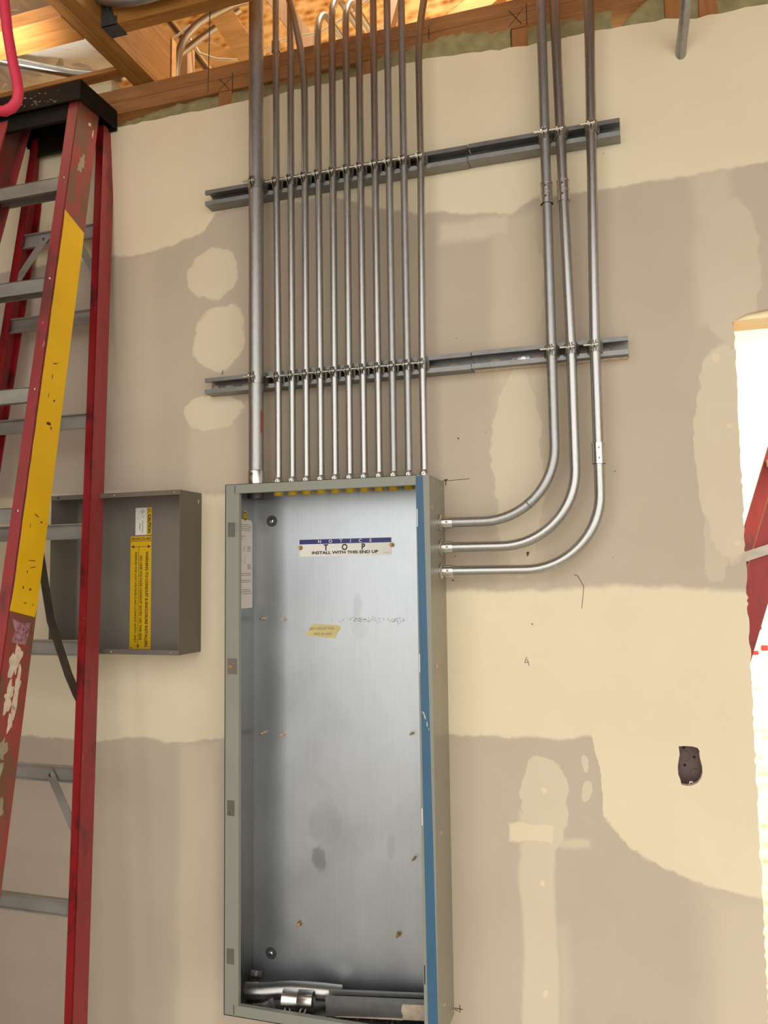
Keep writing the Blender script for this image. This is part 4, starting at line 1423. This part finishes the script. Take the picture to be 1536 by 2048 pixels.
# scuffs on the tape
for u, z, a, b in ((.45, 2.285, .22, .004), (.40, 2.25, .03, .02), (.35, 2.20, .02, .018), (.6, 2.19, .07, .008), (.5, 2.13, .20, .012), (.62, 2.12, .05, .012), (.5, 1.905, .20, .004), (.72, 1.89, .08, .006), (.3, 1.88, .02, .012),
                   (.55, 1.80, .30, .003), (.62, 1.785, .24, .003), (.42, 1.775, .03, .01), (.35, 1.74, .05, .008), (.62, 1.735, .08, .008), (.5, 1.705, .12, .003), (.8, 1.70, .04, .004)):
    rr = random.uniform(-.4, .4)
    pts = [(u + a * math.cos(t_) * .5, z + b * .35 * math.sin(t_) + rr * 0.01 * math.cos(t_)) for t_ in [k * math.pi / 4 for k in range(8)]]
    n = 8
    vs = [web_pt(z_, u_, 0.0017) for u_, z_ in pts] + [web_pt(z_, u_, 0.001) for u_, z_ in pts]
    MB().add(vs, [tuple(range(n)), tuple(range(2 * n - 1, n - 1, -1))] + [(i, (i + 1) % n, n + (i + 1) % n, n + i) for i in range(n)]).build('tape_scuff', 'brown_ink', o)
# steps: riser lip, tread and underside
zs = [2.814 - 0.2975 * k for k in range(10)]
for z in zs:
    if z < 0.25:
        break
    xa, xb_ = lad_x(z, -1) - FW_ + 0.006, lad_x(z, 1) + FW_ - 0.006
    y0 = front_y(z) + 0.004
    st = MB()
    st.box(xa, xb_, y0, y0 + 0.003, z - 0.036, z, 0.0008)
    st.box(xa, xb_, y0, y0 + 0.074, z - 0.003, z, 0.0008)
    st.box(xa, xb_, y0 + 0.071, y0 + 0.074, z - 0.020, z, 0.0008)
    so_ = st.build('step', 'alu', LAD)
    g = MB()
    for sx in (1, -1):
        for dz in (-0.008, -0.024):
            xr = lad_x(z, sx) + sx * 0.016
            g.tube([(xr, front_y(z) - 0.0001, z + dz), (xr, front_y(z) - 0.002, z + dz), (xr, front_y(z) - 0.003, z + dz)], [0.0042, 0.0038, 0.002], 10)
    g.build('rivets', 'bright', so_)
# rear cross braces
zr = [2.745, 2.491, 2.196, 1.900, 1.605, 1.303, 1.003, 0.70, 0.40]
for k, z in enumerate(zr):
    xa, xb_ = lad_x(z, -1) - RW_ + 0.005, lad_x(z, 1) + RW_ - 0.005
    y0 = rear_y(z) + 0.012
    g = MB()
    g.box(xa, xb_, y0, y0 + 0.003, z - 0.037, z - 0.003, 0.0008)
    g.box(xa, xb_, y0 - 0.010, y0 + 0.003, z - 0.003, z, 0.0008)
    g.box(xa, xb_, y0 - 0.008, y0 + 0.003, z - 0.040, z - 0.037, 0.0008)
    br = g.build('rear_brace', 'alu', LAD)
    if k in (0, 5, 7):
        for sx in (1, -1):
            p = Vector((lad_x(z, sx) - sx * 0.075, y0 - 0.006, z - 0.015))
            q = Vector((lad_x(z - 0.16, sx) + sx * 0.012, rear_y(z - 0.16) + 0.006, z - 0.155))
            d = (q - p).normalized()
            sdv = d.cross(Vector((0, 1, 0))).normalized()
            MB().bar(p, q, sdv * 0.022, (0, 0.002, 0)).build('diagonal_brace', 'alu', br)
            MB().cyl(p + Vector((0, -0.001, 0)) + d * 0.01, p + Vector((0, -0.004, 0)) + d * 0.01, 0.0045, 12).build('brace_rivet', 'bolt', br)
# folding spreaders between front and rear rails
for sx in (1, -1):
    pts = [(1.862, -0.300), (1.660, -0.268), (1.525, -0.216), (1.480, -0.196), (1.445, -0.178)]
    g = MB()
    V3 = [Vector((lad_x(z, sx) + sx * (-0.012 + 0.004 * i), y, z)) for i, (z, y) in enumerate(pts)]
    for a, b in zip(V3, V3[1:]):
        d = (b - a).normalized()
        sdv = d.cross(Vector((1, 0, 0))).normalized()
        g.bar(a - d * 0.003, b + d * 0.003, sdv * 0.022, (0.0045, 0, 0))
    so_ = g.build('spreader', 'alu_dark', LAD)
    so_['label'] = 'dark metal spreader arm'
    MB().cyl(V3[-1] - Vector((0.006, 0, 0)), V3[-1] + Vector((0.006, 0, 0)), 0.006, 12).build('pivot', 'dark_steel', so_)
# black cap
g = MB()
cx0, cx1, cy0, cy1 = -0.742, -0.430, -0.163, -0.004
g.box(cx0, cx1, cy0, cy1, 3.086, 3.096, 0.003)
g.box(cx0, cx1, cy0, cy0 + 0.005, 3.040, 3.090, 0.002)
g.box(cx0, cx1, cy1 - 0.005, cy1, 3.036, 3.090, 0.002)
g.box(cx0, cx0 + 0.005, cy0, cy1, 3.040, 3.090, 0.002)
g.box(cx1 - 0.005, cx1, cy0, cy1, 3.040, 3.090, 0.002)
capo = g.build('cap', 'cap', LAD)
g = MB()
g.box(cx0 + 0.03, cx1 - 0.05, -0.150, -0.140, 3.000, 3.086)
g.box(cx0 + 0.03, cx1 - 0.05, -0.030, -0.020, 2.995, 3.086)
g.build('cap_web', 'cap', capo)
g = MB()
for k in range(26):
    x, z = random.uniform(-0.72, -0.45), random.choice((3.048, 3.052, 3.058, 3.075, 3.08)) + random.uniform(-.004, .004)
    g.prism([(x + random.uniform(-.008, .008), z + random.uniform(-.003, .003)) for _ in range(3)], FXZ, cy0 - 0.0005, cy0 + 0.0002)
g.build('paint_scuff', 'greysplat', capo)

# ------------------------------------------------------------------ hanging bits near the ceiling
t = MB().tube([(0.086, -1.02, 3.178), (0.098, -1.0, 2.72), (0.107, -1.0, 2.585), (0.1145, -1.0, 2.535), (0.124, -1.0, 2.492), (0.1335, -1.0, 2.458), (0.1365, -1.0, 2.440), (0.1345, -1.0, 2.428), (0.126, -1.0, 2.4195),
               (0.113, -1.0, 2.4165), (0.099, -1.0, 2.421), (0.085, -1.0, 2.435), (0.07, -1.0, 2.48), (0.05, -1.0, 2.62), (0.02, -1.02, 3.178)], 0.0072, 14).build('hanging_cord', 'rope')
tag(t, 'pinkish red cord looping down at the top left corner', 'cord')
hk = thing('hanger_wire', 'thin dark wire hanging from the header joist beside the wide conduit', 'wire', (-0.045, -0.165, 2.99))
MB().tube([(-0.034, -0.170, 3.222), (-0.041, -0.165, 3.175), (-0.045, -0.160, 3.10), (-0.049, -0.158, 2.985)], 0.0012, 8).build('wire', 'dark_steel', hk)
MB().tube([Vector((-0.034, -0.178, 3.232)) + Vector((math.cos(a) * 0.012, 0, math.sin(a) * 0.010)) for a in [k * math.pi / 8 for k in range(17)]], 0.002, 8).build('eye', 'dark_steel', hk)
# joist hanger bracket
jh = thing('joist_hanger', 'grey steel hanger bracket holding the header joist end', 'bracket', (-0.30, -0.20, 3.176))
g = MB()
g.box(-0.3230, -0.2760, -0.222, -0.176, 3.1765, 3.1785)
g.box(-0.3230, -0.2780, -0.2205, -0.2185, 3.1785, 3.200)
g.add([(-0.323, -0.2225, 3.1765), (-0.280, -0.2225, 3.1765), (-0.295, -0.2225, 3.225), (-0.288, -0.2225, 3.262), (-0.323, -0.2225, 3.272),
       (-0.323, -0.2190, 3.1765), (-0.280, -0.2190, 3.1765), (-0.295, -0.2190, 3.225), (-0.288, -0.2190, 3.262), (-0.323, -0.2190, 3.272)],
      [(0, 1, 2, 3, 4), (9, 8, 7, 6, 5), (0, 5, 6, 1), (1, 6, 7, 2), (2, 7, 8, 3), (3, 8, 9, 4), (4, 9, 5, 0)])
g.build('strap_plate', 'dark_steel', jh)
for x, z in ((-0.310, 3.255), (-0.300, 3.245), (-0.305, 3.222)):
    MB().cyl((x, -0.2225, z), (x, -0.2245, z), 0.0035, 10).build('nail_head', 'bolt', jh)
# tube sagging under the header
t = MB().tube([(-0.46, -0.235, 3.40), (-0.38, -0.240, 3.290), (-0.335, -0.245, 3.247), (-0.292, -0.2475, 3.223), (-0.250, -0.2480, 3.209), (-0.205, -0.2480, 3.2005), (-0.159, -0.2480, 3.199), (-0.102, -0.2480, 3.201), (-0.02, -0.248, 3.212),
               (0.2, -0.25, 3.25)], 0.0115, 18).build('conduit', 'emt_dull')
tag(t, 'grey conduit running along the header joist at the top edge', 'conduit')
# pipes and cables in the roof space
t = MB().tube([(-0.429, 0.30, 3.17), (-0.431, 0.30, 3.404), (-0.421, 0.30, 3.468), (-0.408, 0.30, 3.500), (-0.390, 0.30, 3.524), (-0.353, 0.30, 3.553), (-0.311, 0.30, 3.570), (-0.22, 0.30, 3.59), (0.1, 0.30, 3.60)], 0.0125, 18).build('conduit', 'bright')
tag(t, 'shiny conduit bend standing behind the top plate', 'conduit')
t = MB().tube([(-0.60, 0.40, 3.47), (-0.509, 0.40, 3.530), (-0.450, 0.40, 3.556), (-0.393, 0.40, 3.585), (-0.342, 0.40, 3.607), (-0.25, 0.40, 3.65)], 0.0117, 16).build('conduit', 'bright')
tag(t, 'shiny conduit slanting up behind the standing bend', 'conduit')
t = MB().tube([(-0.72, 0.60, 3.94), (-0.40, 0.60, 3.497)], 0.016, 16).build('conduit', 'bright')
tag(t, 'straight pale conduit crossing the truss webs', 'conduit')
t = MB().tube([(-1.00, -0.20, 3.262), (-0.752, -0.110, 3.252), (-0.590, -0.000, 3.246), (-0.46, 0.055, 3.240)], 0.0135, 16).build('conduit', 'emt')
tag(t, 'grey conduit slanting under the foil insulation by the ladder cap', 'conduit')
for lab, pts in (('white cable curling left of the conduit bend', [(-0.67, 0.5, 3.60), (-0.634, 0.5, 3.638), (-0.60, 0.5, 3.675), (-0.56, 0.5, 3.690), (-0.50, 0.5, 3.72)]),
                 ('white cable drooping across the yellow truss web', [(-0.52, 0.5, 3.70), (-0.492, 0.5, 3.654), (-0.461, 0.5, 3.606), (-0.401, 0.5, 3.573), (-0.323, 0.5, 3.552), (-0.25, 0.5, 3.545)]),
                 ('white cable passing behind the thin conduits', [(-0.17, 0.4, 3.47), (-0.142, 0.4, 3.487), (-0.12, 0.4, 3.508), (-0.07, 0.4, 3.508), (0.035, 0.4, 3.503), (0.12, 0.4, 3.535), (0.25, 0.4, 3.60)])):
    tag(MB().tube(pts, 0.0045, 10).build('cable', 'cable_w'), lab, 'cable')

# ------------------------------------------------------------------ seen through the door opening
L2 = thing('stepladder', 'second red stepladder standing in the bright room beyond the doorway', 'ladder', (1.25, 0.75, 0.0))
zt = 2.40
for yy in (0.60, 0.98):
    for nm, xtp, xbt, mm, wd in (('front_rail', 1.452, 0.72, 'fg', 0.075), ('rear_rail', 1.52, 1.95, 'fg_rear', 0.05)):
        p, q = Vector((xtp + 0.035, yy, zt)), Vector((xbt, yy, 0.0))
        d = (q - p).normalized()
        sv = Vector((0, 1, 0)).cross(d).normalized()
        MB().bar(p, q, sv * wd, (0, 0.028, 0)).build(nm, mm, L2)
for k in range(1, 8):
    z = k * 0.302
    x = 1.487 + (0.72 - 1.487) * (zt - z) / zt
    MB().box(x - 0.035, x + 0.035, 0.615, 0.965, z - 0.025, z, 0.002).build('step', 'alu', L2)
MB().box(1.42, 1.60, 0.57, 1.01, zt - 0.01, zt + 0.05, 0.006).build('cap', 'cap', L2)
MB().bar((1.235, 0.575, 1.795), (1.72, 0.575, 1.955), (0, 0, 0.028), (0, 0.004, 0)).build('spreader', 'alu', L2)
pn = thing('printed_board', 'pale strand board sheet with red stamped marks leaning beyond the doorway', 'board', (1.75, 1.55, 0.0))
MB().bar((1.80, 1.40, 0.0), (1.80, 1.95, 2.10), (1.05, 0, 0), (0, 0.012, -0.003)).build('sheet', 'osb_overlit', pn)
g = MB()
for x, z, a, b in ((1.42, 1.62, .03, .012), (1.40, 1.52, .035, .014), (1.385, 1.42, .03, .014), (1.46, 1.72, .02, .02), (1.36, 1.30, .02, .012), (1.44, 1.44, .012, .02)):
    yy = 1.40 + 0.55 * z / 2.10 - 0.009
    g.bar((x - a, yy, z), (x + a, yy, z), (0, 0.26 * b, b), (0, 0.002, 0))
g.build('red_stamp', 'redlabel', pn)
